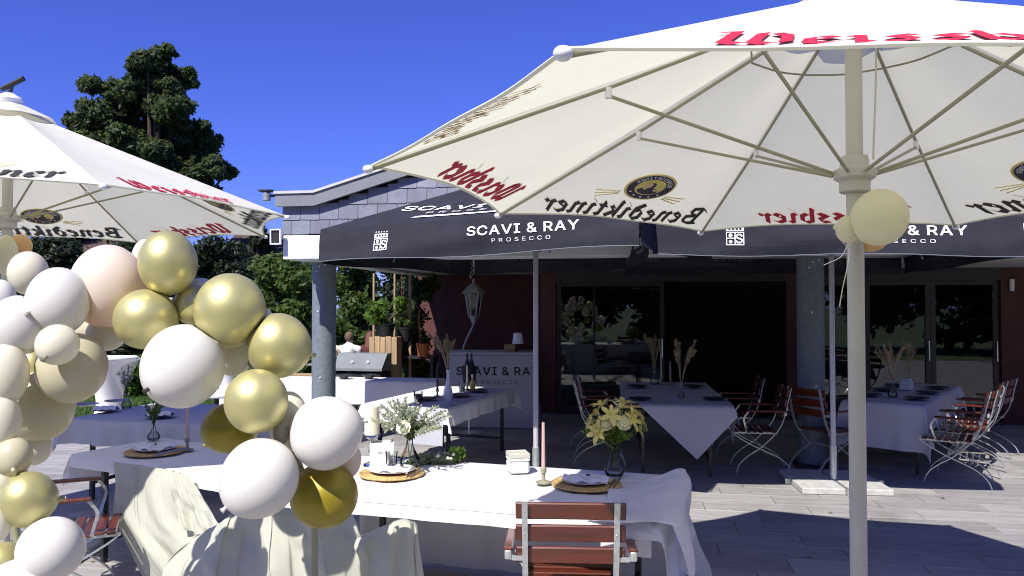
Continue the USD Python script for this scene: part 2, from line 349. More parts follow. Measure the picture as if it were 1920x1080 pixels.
def crest(h):
    """The little shield-like square crest with a crown row, a divided field and an S."""
    w = h * .82; parts = []
    def fr(x0, y0, x1, y1, t): return Polygon([(x0, y0), (x1, y0), (x1, y1), (x0, y1)]).difference(Polygon([(x0 + t, y0 + t), (x1 - t, y0 + t), (x1 - t, y1 - t), (x0 + t, y1 - t)]))
    t = h * .045
    parts.append(fr(-w / 2, 0, w / 2, h * .62, t)); parts.append(fr(-w / 2, h * .66, w / 2, h * .86, t))
    parts.append(shapely.box(-t / 2, t, t / 2, h * .62 - t)); parts.append(shapely.box(-w / 2 + t, h * .30, -t / 2, h * .30 + t))
    for k in range(5):
        c = (-w * .40 + k * w * .2, h * .95); parts.append(shapely.Point(c).buffer(h * .035, quad_segs=3)); parts.append(shapely.box(c[0] - h * .03, h * .71, c[0] + h * .03, h * .81))
    parts.append(shapely.Point(-w * .25, h * .46).buffer(h * .09, quad_segs=3)); parts.append(shapely.Point(-w * .25, h * .16).buffer(h * .08, quad_segs=3))
    m = flat_mesh(unary_union(parts)); s, _ = caps('S', h * .42, 1.0); s.apply_translation((w * .25, h * .10, 0))
    return cat_([m, s])

# ------------------------------------------------------------------ the setting: ground, terrace, lawn
YAW = math.radians(9.5)                                 # the restaurant stands a little turned
U = np.array([math.cos(YAW), -math.sin(YAW), 0]); V = np.array([math.sin(YAW), math.cos(YAW), 0])
C2 = np.array([3.38, 8.46, 0.0])                        # foot of the right column
def B(u, v, z=0.0): return C2 + u * U + v * V + np.array([0, 0, z])

obj('ground', grid(2, 2, lambda u, v: np.stack([-400 + 800 * u, -400 + 800 * v, u * 0 - .06], -1)), 'lawn_base', kind='structure')
terr = thing('terrace', None, None, kind='structure')
obj('bed', cat_([trimesh.Trimesh(np.array([B(-14, -10, -.028), B(9, -10, -.028), B(9, .75, -.028), B(-14, .75, -.028)]), [[0, 1, 2], [0, 2, 3]], process=False),
                 trimesh.Trimesh(np.array([B(-6.3, .75, -.028), B(9, .75, -.028), B(9, 9, -.028), B(-6.3, 9, -.028)]), [[0, 1, 2], [0, 2, 3]], process=False)]), 'mortar_dark', terr)
PL, PW, GAP = .90, .30, .005
slots = []
for r in range(-34, 28):
    v0 = r * PW
    off = (0, .45, .2, .65)[r % 4]
    for c in range(-17, 11):
        u0 = c * PL + off
        cu, cv = u0 + PL / 2, v0 + PW / 2
        if cv > .75 and cu < -6.2: continue
        if not (-14 < cu < 9): continue
        p = B(cu, cv)
        d = p[1]; inview = d > 1.5 and abs(p[0]) < d * .70 + .6 and d > 4.3
        if cv > 6.0: inview = False
        slots.append((u0, v0, (d + .35 * abs(p[0] - 2.6) if inview else 1e3 + abs(d)), inview))
slots.sort(key=lambda s: s[2])
def paver(u0, v0, k):
    rr = random.Random(k * 13 + 5); h = rr.uniform(-.0012, .0012)
    m = box(PL - GAP, PW - GAP, .028, (0, 0, -.014 + h), bev=.0025)
    c = B(u0 + PL / 2, v0 + PW / 2); return place(m, (c[0], c[1], 0), -YAW)
rest = []
for k, (u0, v0, key, iv) in enumerate(slots):
    if k < 300 and iv:
        c = B(u0 + PL / 2, v0 + PW / 2)
        m = box(PL - GAP, PW - GAP, .028, (0, 0, -.014 + random.Random(k).uniform(-.0012, .0012)), bev=.0025)
        pp = ppath(terr); q = usdkit.mesh(stage, pp + '/' + numbered(pp, 'paver'), m, M['paver'])
        q.AddTranslateOp().Set(Gf.Vec3d(*c)); q.AddRotateZOp().Set(-math.degrees(YAW))
    else:
        rest.append(paver(u0, v0, k))
obj('paver_rest', cat_(rest), 'paver', terr, kind='stuff')

# lawn with blades
def blades(n, region, h=(.03, .07), w=.006, seed=3):
    g = np.random.default_rng(seed); P = region(g, n); n = len(P)
    a = g.uniform(0, 2 * PI, n); hh = g.uniform(*h, n); lean = g.uniform(0, .6, n) * hh; b = g.uniform(0, 2 * PI, n)
    dx, dy = np.cos(a) * w, np.sin(a) * w
    v = np.stack([np.c_[P[:, 0] - dx, P[:, 1] - dy, P[:, 2]], np.c_[P[:, 0] + dx, P[:, 1] + dy, P[:, 2]], np.c_[P[:, 0] + lean * np.cos(b), P[:, 1] + lean * np.sin(b), P[:, 2] + hh]], 1).reshape(-1, 3)
    return trimesh.Trimesh(v, np.arange(3 * n).reshape(-1, 3), process=False)
def lawn_reg(g, n):
    u = g.uniform(-16, -1, n); v = .8 + 22 * g.uniform(0, 1, n) ** 1.6
    k = ~((u > -6.25) & (v < 9.0)); u, v = u[k], v[k]
    return C2 + u[:, None] * U + v[:, None] * V + np.array([0, 0, -.06])
obj('lawn', blades(70000, lawn_reg, h=(.05, .12), w=.009), 'grass_blade', label='short green lawn beyond the terrace', cat='grass', kind='stuff')

# ------------------------------------------------------------------ the restaurant
res = thing('restaurant_building', 'low restaurant with slate shingled gable, red walls and dark glass doors', 'building')
UL, UR = -6.0, 6.6           # roof edges
ZS = 2.33                     # underside of the eave
RIDGE_U, RIDGE_Z = -4.3, 4.35
# gable face backing and tiles
gv = -.72
def top_z(u):                 # upper outline of the shingled face
    l = UL + .42
    if u < l: return 2.93
    pk = RIDGE_U + 1.4; return max(2.93, 2.93 + (pk - l - abs(u - pk)) * math.tan(math.radians(16)))
ub = np.linspace(UL, UR, 60); ob = [(u, ZS + .28) for u in (UL, UR)] + [(u, top_z(u)) for u in ub[::-1]]
gp = trimesh.creation.extrude_polygon(Polygon(ob), .06, engine='earcut')
T = frame_tf(C2 + gv * V, U, np.array([0, 0, 1.0]), -V); gp.apply_transform(T)
gw = obj('gable_wall', gp, 'slate_backing', res)
TW, TH = .232, .168
row = 0; z = ZS + .29
cnt = 0
while z < top_z(RIDGE_U + 1.4):
    c = 0; u = UL + (0, .116)[row % 2] - .116
    while u < 1.2:
        u0, u1 = max(u, UL + .004), u + TW
        zt = z + TH + .05
        lim = min(top_z(u0), top_z(u1))
        if u1 - u0 > .06 and z + .06 < lim:
            zt = min(zt, lim + (.03 if abs(top_z(u0) - top_z(u1)) < .2 else 0))
            rr = random.Random(row * 100 + c)
            th = .012
            tl, tr = rr.uniform(-.003, .003), rr.uniform(-.003, .003)
            cr = .014
            # a slate: hangs slightly outward at its foot, one lower corner clipped
            pl = [(u0 + .003, z + tl), (u1 - .003 - cr, z + tr - .006), (u1 - .003, z + tr + cr * .55), (u1 - .003, zt), (u0 + .003, zt)]
            m = trimesh.creation.extrude_polygon(Polygon(pl), th, engine='earcut')
            vv = m.vertices; out = .074 + (1 - (vv[:, 1] - z) / (zt - z + 1e-6)) * .011 + (vv[:, 2] - 0)
            P = C2 + vv[:, 0][:, None] * U + np.c_[np.zeros(len(vv)), np.zeros(len(vv)), vv[:, 1]] + ((gv - out)[:, None]) * V
            obj('slate', trimesh.Trimesh(P, m.faces, process=False), 'slate_tile', gw); cnt += 1
        u += TW; c += 1
    z += TH; row += 1
# barge boards: flat zinc fascia following the outline
def strip(pts, wide, thick, vout):
    """A board in the gable plane along the polyline of (u, z), hanging below it."""
    ms = []
    for (a, za), (b, zb) in zip(pts[:-1], pts[1:]):
        pl = Polygon([(a, za - wide), (b, zb - wide), (b, zb), (a, za)])
        m = trimesh.creation.extrude_polygon(pl, thick, engine='earcut'); m.apply_transform(frame_tf(C2 + vout * V, U, np.array([0, 0, 1.0]), -V)); ms.append(m)
    return cat_(ms)
l0 = UL + .42; sl = math.tan(math.radians(16))
obj('fascia', strip([(UL - .05, 3.08), (l0, 3.08)], .145, .05, gv - .12), 'zinc_fascia', res)
obj('fascia', strip([(l0 + .001, 3.08), (RIDGE_U + 1.4, 3.08 + (RIDGE_U + 1.4 - l0) * sl)], .145, .05, gv - .12), 'zinc_fascia', res)
pk_ = RIDGE_U + 1.4; pz_ = 3.08 + (pk_ - l0) * sl; ur_ = pk_ + (pk_ - l0)
obj('fascia', strip([(pk_ + .001, pz_), (ur_, 3.08)], .145, .05, gv - .12), 'zinc_fascia', res)
obj('fascia', strip([(ur_ + .001, 3.08), (UR, 3.08)], .145, .05, gv - .12), 'zinc_fascia', res)
obj('fascia', strip([(UL - .06, 3.11), (l0, 3.11)], .03, .08, gv - .11), 'beam_grey', res)
obj('fascia', strip([(l0 + .001, 3.11), (RIDGE_U + 1.4, 3.11 + (RIDGE_U + 1.4 - l0) * sl)], .03, .08, gv - .11), 'beam_grey', res)
# eave box in white below the shingles, roof slab, soffit and side beam
def bbox(u0, u1, v0, v1, z0, z1, bev=0.0):
    m = box(u1 - u0, v1 - v0, z1 - z0, bev=bev); c = B((u0 + u1) / 2, (v0 + v1) / 2, (z0 + z1) / 2); return place(m, c, -YAW)
obj('eave_box', bbox(UL + .02, UR, gv - .10, gv + .3, ZS, ZS + .275, .006), 'white_paint', res)
obj('roof', bbox(UL + .03, UR, gv + .31, 8.3, ZS + .24, ZS + .44), 'roof_felt', res)
obj('soffit', bbox(UL + .30, UR, gv + .31, 8.3, ZS + .04, ZS + .235), 'beam_grey', res)
obj('side_beam', bbox(UL + .03, UL + .29, gv + .31, 6.1, ZS + .0, ZS + .235, .006), 'beam_grey', res)
rs = []
for sgn in (1,):
    a = B(l0 - .42, gv, 2.93); b = B(RIDGE_U + 1.4, gv, 3.11 + (RIDGE_U + 1.4 - l0) * sl)
    q = np.array([B(l0, gv - .10, 3.09), B(RIDGE_U + 1.4, gv - .10, 3.09 + (RIDGE_U + 1.4 - l0) * sl), B(RIDGE_U + 1.4, 8.3, 3.09 + (RIDGE_U + 1.4 - l0) * sl), B(l0, 8.3, 3.09),
                  B(UL, gv - .10, 3.09), B(UL, 8.3, 3.09), B(UR, gv - .1, 3.09), B(UR, 8.3, 3.09), B(ur_, gv - .10, 3.09), B(ur_, 8.3, 3.09)])
    rs.append(trimesh.Trimesh(q, [[0, 1, 2], [0, 2, 3], [4, 0, 3], [4, 3, 5], [1, 8, 9], [1, 9, 2], [8, 6, 7], [8, 7, 9]], process=False))
obj('roof_covering', cat_(rs), 'roof_felt', res)
obj('side_wall', bbox(UL + .03, UL + .09, gv + .01, 8.2, ZS + .445, 3.02), 'slate_backing', res)
# columns
for k, u in enumerate((-5.83, 0.0)):
    c = B(u, 0)
    col = obj('column', lathe([(.148, .03), (.148, ZS + .04)], c[:2], 40), 'steel_column', res, smooth=40)
    obj('base_plate', place(box(.40, .40, .03, (0, 0, .0155), bev=.004), (c[0], c[1], 0), -YAW), 'dark_metal', col)
    for kk in range(5):
        ang = (-2.0, -1.75, -1.85, -1.3, -1.6)[kk]; zz = (2.22, 2.28, 1.72, 2.3, .9)[kk]
        s = trimesh.creation.icosphere(1, .011); s.apply_translation((c[0] + .149 * math.cos(ang), c[1] + .149 * math.sin(ang), zz)); obj('bolt', s, 'white_paint', col)
# walls
WV = 3.45
obj('red_wall', bbox(-3.52, -3.27, WV, WV + .2, 0, ZS + .04), 'brown_frame', res)
obj('red_wall', bbox(-3.52, -3.34, WV + .2, 4.8, 0, ZS + .04), 'red_wall', res)
obj('red_wall', bbox(-6.05, -3.52, 4.8, 5.0, 0, ZS + .04), 'red_wall', res)
obj('door_post', bbox(.39, .62, WV, WV + .2, 0, ZS + .04), 'brown_frame', res)
obj('red_wall', bbox(3.49, 6.4, WV, WV + .2, 0, ZS + .04), 'red_wall', res)
obj('lintel', bbox(-3.27, 3.49, WV + .005, WV + .195, 2.18, ZS + .04), 'dark_frame', res)
obj('threshold', bbox(-3.27, 3.49, WV - .05, WV + .195, .0, .035), 'dark_frame', res)
# glazed doors
def glazed(u0, u1, label=None):
    f = cat_([bbox(u0, u0 + .07, WV + .06, WV + .12, .036, 2.179), bbox(u1 - .07, u1, WV + .06, WV + .12, .036, 2.179), bbox(u0 + .07, u1 - .07, WV + .06, WV + .12, 2.11, 2.179), bbox(u0 + .07, u1 - .07, WV + .06, WV + .12, .036, .12)])
    d = obj('glass_door', f, 'dark_frame', res, label=label)
    obj('pane', bbox(u0 + .071, u1 - .071, WV + .085, WV + .095, .121, 2.109), 'window_glass', d)
    h = B(u1 - .035, WV + .03); obj('handle', cat_([tube([(h[0], h[1], .95), (h[0], h[1], 1.25)], .012)]), 'chrome', d, smooth=40)
for a, b in ((-3.26, -1.50), (.63, 1.57), (1.575, 2.52), (2.525, 3.48)):
    glazed(a, b)
# room behind the doors
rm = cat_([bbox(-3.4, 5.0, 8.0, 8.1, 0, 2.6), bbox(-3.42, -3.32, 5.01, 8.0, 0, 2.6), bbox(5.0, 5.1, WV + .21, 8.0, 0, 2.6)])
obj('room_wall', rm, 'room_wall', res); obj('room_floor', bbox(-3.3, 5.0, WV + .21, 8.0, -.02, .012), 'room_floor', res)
# small fittings on the building
fl = thing('floodlight', 'small white framed square floodlight under the left end of the shingled gable', 'floodlight', D(517, 444, 8.55), -YAW)
obj('housing', box(.10, .03, .15, (0, .02, 0), bev=.004), 'dark_metal', fl)
fr = cat_([box(.13, .03, .014, (0, 0, .082)), box(.13, .03, .014, (0, 0, -.082)), box(.014, .03, .15, (-.058, 0, 0)), box(.014, .03, .15, (.058, 0, 0))]); obj('frame', fr, 'white_paint', fl)
obj('bracket', tube([(0, .035, 0), (.12, .12, -.03)], .01), 'white_paint', fl)
sc = thing('security_camera', 'small dark camera mounted at the left tip of the gable fascia', 'camera', D(500, 368, 8.62), -YAW)
obj('body', cat_([lathe([(.045, -.05), (.05, .03), (.03, .05)], n=16)]), 'galvanized', sc, smooth=40); obj('hood', box(.16, .12, .02, (0, 0, .062), bev=.006), 'dark_metal', sc); obj('arm', tube([(0, .0, 0), (.14, .08, .02)], .015), 'dark_metal', sc)
wl = thing('wall_lamp', 'small white wall lamp on the red wall right of the glass doors', 'lamp', B(3.62, WV - .05, 2.10), -YAW)
obj('shade', lathe([(.03, -.09), (.035, .09)], n=16), 'white_paint', wl, smooth=40); obj('mount', box(.05, .06, .05, (0, .02, .02)), 'dark_metal', wl)

# ------------------------------------------------------------------ parasols
def octa_parasol(name, label, C, Rr, phi, rim, peak, hub, texts, poleR=.032, zrim=None, print_near=True):
    """White eight-sided market parasol. rim: height of the tips, one per rib in zrim; texts[k]: 'W' or 'B' for the panel between ribs k and k+1."""
    C = np.array([C[0], C[1], 0.0]); t = thing(name, label, 'parasol', C, 0)
    Vt = []
    for k in range(8):
        a = phi + k * PI / 4; z = rim if zrim is None else zrim[k]
        Vt.append(np.array([Rr * math.cos(a), Rr * math.sin(a), z]))
    top = np.array([0, 0, peak])
    maps, panels = [], []
    for k in range(8):
        a, b = Vt[k], Vt[(k + 1) % 8]
        ex = unit(b - a); mid = (a + b) / 2; ey = (top - mid) - np.dot(top - mid, ex) * ex; Hh = np.linalg.norm(ey); ey = unit(ey); ez = np.cross(ex, ey)
        half = np.linalg.norm(b - a) / 2; xo = np.dot(top - mid, ex)
        def mp(x, y, off, mid=mid, ex=ex, ey=ey, ez=ez, half=half, Hh=Hh, xo=xo):
            r = np.clip(1 - y / Hh, 0, 1); tt = np.clip(((x - xo * (1 - r)) / np.maximum(r * half, 1e-5) + 1) / 2, 0, 1)
            sag = -.028 * np.sin(PI * tt) * np.sin(PI * np.clip(r, 0, 1)) - .006 * np.sin(9 * tt + k) * r * np.sin(PI * tt)
            return mid + x[:, None] * ex + y[:, None] * ey + (sag + off)[:, None] * ez
        maps.append(mp)
        def fn(u, v, half=half, Hh=Hh, xo=xo, mp=mp):
            r = .02 + .98 * v; y = Hh * (1 - r); x = (2 * u - 1) * half * r + xo * (1 - r)
            y = y + .085 * half * 2 * 4 * u * (1 - u) * .55 * np.clip((v - .55) / .45, 0, 1)      # hem curves in between the tips
            return mp(x.ravel(), y.ravel(), np.zeros(x.size))
        panels.append(grid(17, 15, fn))
    can = obj('canopy', cat_(panels), 'white_canvas', t)
    hemp = []
    for k in range(8):
        q = panels[k].vertices.reshape(17, 15, 3)[:, -1]; hemp.append(tube(q, .006, 5, cap=False))
    obj('hem', cat_(hemp), 'white_canvas', can)
    for k in range(8):
        mp = maps[k]; W_ = texts[k]
        off = (.006, -.006)
        if W_ in 'WN':
            g, w = black_letters('Weissbier', .114, .10, 1.15)
            if W_ == 'N': g = shapely.affinity.scale(g, 1, 1.75, origin=(0, 0))
            m = flat_mesh(shapely.affinity.translate(g, -w / 2 - .045, .095), .03)
            obj('lettering', both_sides(m, mp, off), 'print_red', can)
        elif W_ in 'BS':
            g, w = black_letters('Benediktiner', .118 if W_ == 'B' else .075, .16, 1.15 if W_ == 'B' else .8)
            m = flat_mesh(shapely.affinity.translate(g, -w / 2 - .03, .09), .03)
            obj('lettering', both_sides(m, mp, off), 'print_black' if W_ == 'B' else 'straw', can)
            if W_ == 'S': continue
            cy, r0 = .45, .125
            def ring(a, b, y=cy): return shapely.Point(0, y).buffer(b, quad_segs=12).difference(shapely.Point(0, y).buffer(a, quad_segs=12)) if a > 0 else shapely.Point(0, y).buffer(b, quad_segs=12)
            ell = lambda g: shapely.affinity.scale(g, 1.12, 1.0, origin=(0, cy))
            e = obj('emblem', both_sides(flat_mesh(ell(ring(.082, r0)), .04), mp, off), 'print_navy', can)
            gold = unary_union([ell(ring(r0 + .001, r0 + .012)), ell(ring(.074, .081)), ell(ring(0, .0735))])
            obj('emblem_ground', both_sides(flat_mesh(gold, .04), mp, (.005, -.005)), 'print_gold', can)
            monk = unary_union([shapely.affinity.scale(shapely.Point(0, cy - .045).buffer(.058), 1.15, .75), shapely.affinity.scale(shapely.Point(.004, cy + .020).buffer(.030), .85, 1.0)]).intersection(ell(ring(0, .0725)))
            obj('emblem_figure', both_sides(flat_mesh(monk, .03), mp, (.0068, -.0068)), 'print_navy', can)
            face = unary_union([shapely.affinity.scale(shapely.Point(.022, cy + .022).buffer(.024), .9, 1.15), shapely.affinity.scale(shapely.Point(.030, cy - .008).buffer(.016), .8, 1.1), shapely.affinity.scale(shapely.Point(-.045, cy - .02).buffer(.014), 1.3, .7)])
            obj('emblem_face', both_sides(flat_mesh(face, .03), mp, (.0078, -.0078)), 'print_skin', can)
            ring_t = []
            for i, ch in enumerate('BENEDIKTINER'):
                an = math.radians(158 - i * 136 / 11); lm, _ = caps(ch, .026, .95, 0, False)
                v = lm.vertices; ca, sa = math.cos(an - PI / 2), math.sin(an - PI / 2)
                x = v[:, 0] * ca - v[:, 1] * sa + .090 * 1.12 * math.cos(an); y = v[:, 0] * sa + v[:, 1] * ca + .090 * math.sin(an) + cy
                ring_t.append(trimesh.Trimesh(np.c_[x, y, y * 0], lm.faces, process=False))
            for i in range(5):
                an = math.radians(218 + i * 26); s = flat_mesh(shapely.Point(.104 * 1.12 * math.cos(an), cy + .104 * math.sin(an)).buffer(.007, quad_segs=2)); ring_t.append(s)
            obj('emblem_text', both_sides(cat_(ring_t), mp, (.0068, -.0068)), 'print_white', can)
            ear = []
            for sgn in (1, -1):
                for q in range(3):
                    a0 = np.array([sgn * .14, cy - .075 - q * .012]); di = np.array([sgn * math.cos(.16 + .22 * q), -math.sin(.16 + .22 * q) * .6 + .05 * (sgn < 0)])
                    for s in range(7):
                        c0 = a0 + di * (.02 + s * .022); ear.append(shapely.affinity.rotate(shapely.affinity.scale(shapely.Point(*c0).buffer(.006, quad_segs=2), 2.0, .7), math.degrees(math.atan2(di[1], di[0])) + (18 if s % 2 else -18)))
            obj('wheat_ears', both_sides(flat_mesh(unary_union(ear)), mp, off), 'print_gold', can)
    # frame
    obj('pole', lathe([(poleR, 0.06), (poleR, peak + .02)], n=20), 'pole_cream', t, smooth=40)
    h = obj('hub', lathe([(.05, hub - .075), (.058, hub - .07), (.058, hub - .03), (.078, hub - .016), (.078, hub + .016), (.055, hub + .03), (.05, hub + .07)], n=20), 'pole_cream', t, smooth=40)
    for k in range(8):
        a = Vt[k]; dr = np.array([a[0], a[1], 0]) / Rr
        dn = np.array([0, 0, -.022])
        rb = obj('rib', tube([top + dn * 1.5 + dr * .05, top * .5 + a * .5 + dn * 1.35, a + dn * .6], .0075, 6), 'rib_olive', t, smooth=50)
        j = top * .48 + a * .52 + dn * 2.2
        obj('joint', cat_([tube([j + (0, 0, .02), j - (0, 0, .022)], .014, 8)]), 'white_paint', rb)
        tp = trimesh.creation.icosphere(2, .018); tp.apply_scale((1.15, 1.15, .9)); tp.apply_translation(a + dr * .012 - (0, 0, .012)); obj('tip', tp, 'white_paint', rb, smooth=True)
        obj('strut', tube([dr * .085 + (0, 0, hub), j - (0, 0, .012)], .0070, 6), 'rib_olive', t, smooth=50)
    q = [top * .78 + Vt[k] * .22 - (0, 0, .035) for k in range(8)]
    obj('seam_cord', cat_([tube(bez([q[k], (q[k] + q[(k + 1) % 8]) / 2 - (0, 0, .012), q[(k + 1) % 8]], 5), .0045, 5) for k in range(8)]), 'rib_olive', t)
    obj('vent_cap', lathe([(.30, peak - .085), (.12, peak + .0), (.03, peak + .035)], n=8, closed=False), 'white_canvas', t)
    obj('finial', lathe([(.075, peak + .02), (.085, peak + .045), (.075, peak + .065), (.045, peak + .08), (.03, peak + .09)], n=20), 'white_paint', t, smooth=40)
    obj('pull_cord', tube(bez([(.04, -.02, peak - .1), (.075, -.03, hub + .5), (.05, -.05, hub + .05)]), .004, 5), 'pole_cream', t)
    obj('base', cat_([lathe([(.045, .03), (.045, .42)], n=16), box(.9, .9, .06, (0, 0, .031), bev=.01)]), 'concrete_slab', t, smooth=40)
    return t, Vt, top
front_phi = 3.995
PF = octa_parasol('beer_garden_parasol', 'large white eight sided beer garden parasol spanning the upper right', (1.361, 2.955), 1.90, front_phi, 2.292, 3.05, 2.32,
                  ['N', 'B', 'W', 'B', 'W', 'B', 'W', 'S'], zrim=[2.326, 2.165, 2.22, 2.28, 2.272, 2.282, 2.318, 2.328])
PLft = octa_parasol('beer_garden_parasol', 'white eight sided beer garden parasol at the left above the balloons', (-3.47, 5.12), 1.90, math.radians(-43.7), 2.40, 3.17, 2.40,
                    ['W', 'B', 'W', 'B', 'W', 'B', 'W', 'B'], zrim=[2.415, 2.419, 2.405, 2.389, 2.40, 2.40, 2.40, 2.41])
# dark lever on the left parasol's top
lv = PLft[0]
obj('crank_arm', tube([(-.05, .0, 3.29), (.10, .0, 3.365)], .018, 8), 'black_plastic', lv); obj('crank_stem', tube([(0, 0, 3.24), (.02, 0, 3.32)], .012), 'black_plastic', lv); obj('crank_cord', tube(bez([(-.05, 0, 3.29), (-.16, 0, 3.22), (-.3, 0, 3.15)]), .003, 5), 'black_plastic', lv)

def dark_parasol(label, cen, yaw, side, zl, zr, peak, pole, group, deep=1.0):
    """Dark advertising parasol, square unless deep stretches its hidden back for shade: pyramid roof, hanging valances with white print."""
    t = thing('advertising_parasol', label, 'parasol', (cen[0], cen[1], 0), yaw, group)
    s = side / 2; vh = .30
    def zz(x): return zl + (zr - zl) * (x + s) / side
    sb = -s + side * deep
    Cn = [np.array([-s, -s, zz(-s)]), np.array([s, -s, zz(s)]), np.array([s + .5 * (deep - 1) / .22, sb, zz(s)]), np.array([-s, sb, zz(-s)])]  # back right corner pulled outward, out of view, to shade the right chairs
    top = np.array([pole[0], pole[1], peak])
    up = np.array([0, 0, vh])
    ps = []
    for k in range(4):
        a, b = Cn[k] + up, Cn[(k + 1) % 4] + up
        def fn(u, v, a=a, b=b):
            e = a[None] + (b - a)[None] * u.ravel()[:, None]; p = top + (e - top) * (.01 + .99 * v.ravel())[:, None]
            p[:, 2] -= .05 * np.sin(PI * u.ravel()) * np.sin(PI * v.ravel()) ; return p
        ps.append(grid(13, 11, fn))
    can = obj('canopy', cat_(ps), 'dark_canvas', t)
    slope = []
    for k in range(4):
        a, b = Cn[k], Cn[(k + 1) % 4]; ex = unit(b - a); out = unit(np.cross(ex, [0, 0, 1.0])); L = np.linalg.norm(b - a)
        seed = k * 3.1 + cen[0]
        def wav(x, y):      # the hanging cloth bellies and folds towards its ends
            q = np.clip(x / L, 0, 1); fl = 1 - np.clip(y / vh, 0, 1)
            return fl * (.028 * np.sin(2.2 * PI * q + seed) + .02 * np.sin(5.0 * PI * q + 2 * seed) * (1 - 3.2 * q * (1 - q)) + .02 + .012 * np.sin(11 * q + 6 * fl)) + .018 * np.sin(PI * fl) * np.sin(PI * q)
        def mp(x, y, off):
            return a + x[:, None] * ex + np.c_[x * 0, x * 0, y] + (wav(x, y) + off)[:, None] * out
        vl = obj('valance', grid(41, 9, lambda u, v: mp((u * L).ravel(), (v * vh + .012 * np.sin(u * 9 + seed) * (1 - v)).ravel(), np.zeros(u.size))), 'dark_canvas', t)
        obj('piping', tube(mp(np.linspace(0, L, 41), np.linspace(0, 0, 41) + .012 * np.sin(np.linspace(0, 1, 41) * 9 + seed), np.zeros(41)), .0035, 5), 'steel_column' if k == 0 else 'dark_canvas', vl)
        big, w = caps('SCAVI & RAY', .072, 1.42, .006); big.apply_translation((L * .68, .155, 0))
        sm, w2 = caps('PROSECCO', .030, 1.5, .030, False); sm.apply_translation((L * .68, .092, 0))
        cr = crest(.17); cr.apply_translation((L * .23, .075, 0))
        for nm, g in (('lettering', big), ('lettering', sm), ('crest', cr)):
            obj(nm, both_sides(g, mp, (.006,)), 'print_white', vl)
            obj('print_shadow', both_sides(g, mp, (-.006,)), 'print_bleed', vl)  # print bled through to the inner side
        # print on the roof slope
        a2, b2 = a + up, b + up; mid = (a2 + b2) / 2; ey = unit(top - mid); ez = np.cross(ex, ey); H_ = np.linalg.norm(top - mid)
        def mp2(x, y, off):
            r = 1 - y / H_; q = np.clip((x / (r * L / 2) + 1) / 2, 0, 1)
            p = mid + x[:, None] * ex + y[:, None] * ey + off * ez; p[:, 2] -= .05 * np.sin(PI * q) * np.sin(PI * np.clip((r - .01) / .99, 0, 1)); return p
        bg, w = caps('SCAVI & RAY', .12, 1.55, .01); bg.apply_translation((.0, .42, 0)); s2, _ = caps('PROSECCO', .06, 1.5, .06, False); s2.apply_translation((0, .30, 0))
        bar = flat_mesh(Polygon([(-.62, .17), (.62, .17), (.58, .22), (-.58, .22)]), .08)
        obj('roof_lettering', both_sides(cat_([bg, s2, bar]), mp2, (.008,)), 'print_white', can)
    px, py = pole
    obj('pole', lathe([(.026, .05), (.026, peak - .05)], (px, py), 16), 'pole_grey', t, smooth=40)
    obj('hub', lathe([(.06, 2.33), (.07, 2.36), (.06, 2.42)], (px, py), 16), 'dark_metal', t, smooth=40)
    pc = np.array([px, py, 2.37])
    for k in range(8):
        a = Cn[k // 2] if k % 2 == 0 else (Cn[k // 2] + Cn[(k // 2 + 1) % 4]) / 2
        a = a + up - (0, 0, .03); tp = top - (0, 0, .05)
        rb = obj('rib', tube([tp, a], .010, 6), 'dark_metal', t)
        obj('strut', tube([pc, tp * .5 + a * .5 - (0, 0, .01)], .009, 6), 'pole_grey', t)
    for k in (-.5, .5):
        q = np.array([k * s, -s, zz(k * s) + vh - .02]); obj('stay', tube([q + (0, .35, .05), q + (-.02 * k, .06, -.30)], .007, 6), 'pole_grey', t)
    for i, (ax, ay) in enumerate(((-.22, -.22), (.22, -.22), (.22, .22), (-.22, .22))):
        obj('base_slab', box(.40, .40, .06, (px + ax, py + ay, .0305), bev=.008), 'concrete_slab', t)
    obj('base_cross', cat_([box(.95, .035, .05, (px, py, .03)), box(.035, .44, .05, (px, py + .24, .03)), box(.035, .44, .05, (px, py - .24, .03)), lathe([(.035, .05), (.035, .4)], (px, py), 16)]), 'galvanized', t)
    return t
def front_fit(FL, FR):
    """Centre, yaw and side of a square whose front corners are given."""
    FL, FR = np.array(FL), np.array(FR); e = FR - FL; side = np.linalg.norm(e); yaw = math.atan2(e[1], e[0]); n = np.array([-e[1], e[0]]) / side
    return (FL + FR) / 2 + n * side / 2, yaw, side
def local(p, c, yaw):
    d = np.array(p) - np.array(c); return d[0] * math.cos(yaw) + d[1] * math.sin(yaw), -d[0] * math.sin(yaw) + d[1] * math.cos(yaw)
c1, y1, s1 = front_fit((-1.735, 6.75), (.943, 5.5))
dark_parasol('dark square prosecco parasol in front of the shingled gable', c1, y1, s1, 2.185, 2.235, 3.16, local((.235, 7.40), c1, y1), None)
c2, y2, s2 = front_fit((1.115, 5.92), (3.88, 5.66))
dark_parasol('dark prosecco parasol on the right behind the big white one, hidden back stretched for shade', c2, y2, s2, 2.20, 2.175, 3.10, local((3.22, 7.52), c2, y2), None, 1.22)

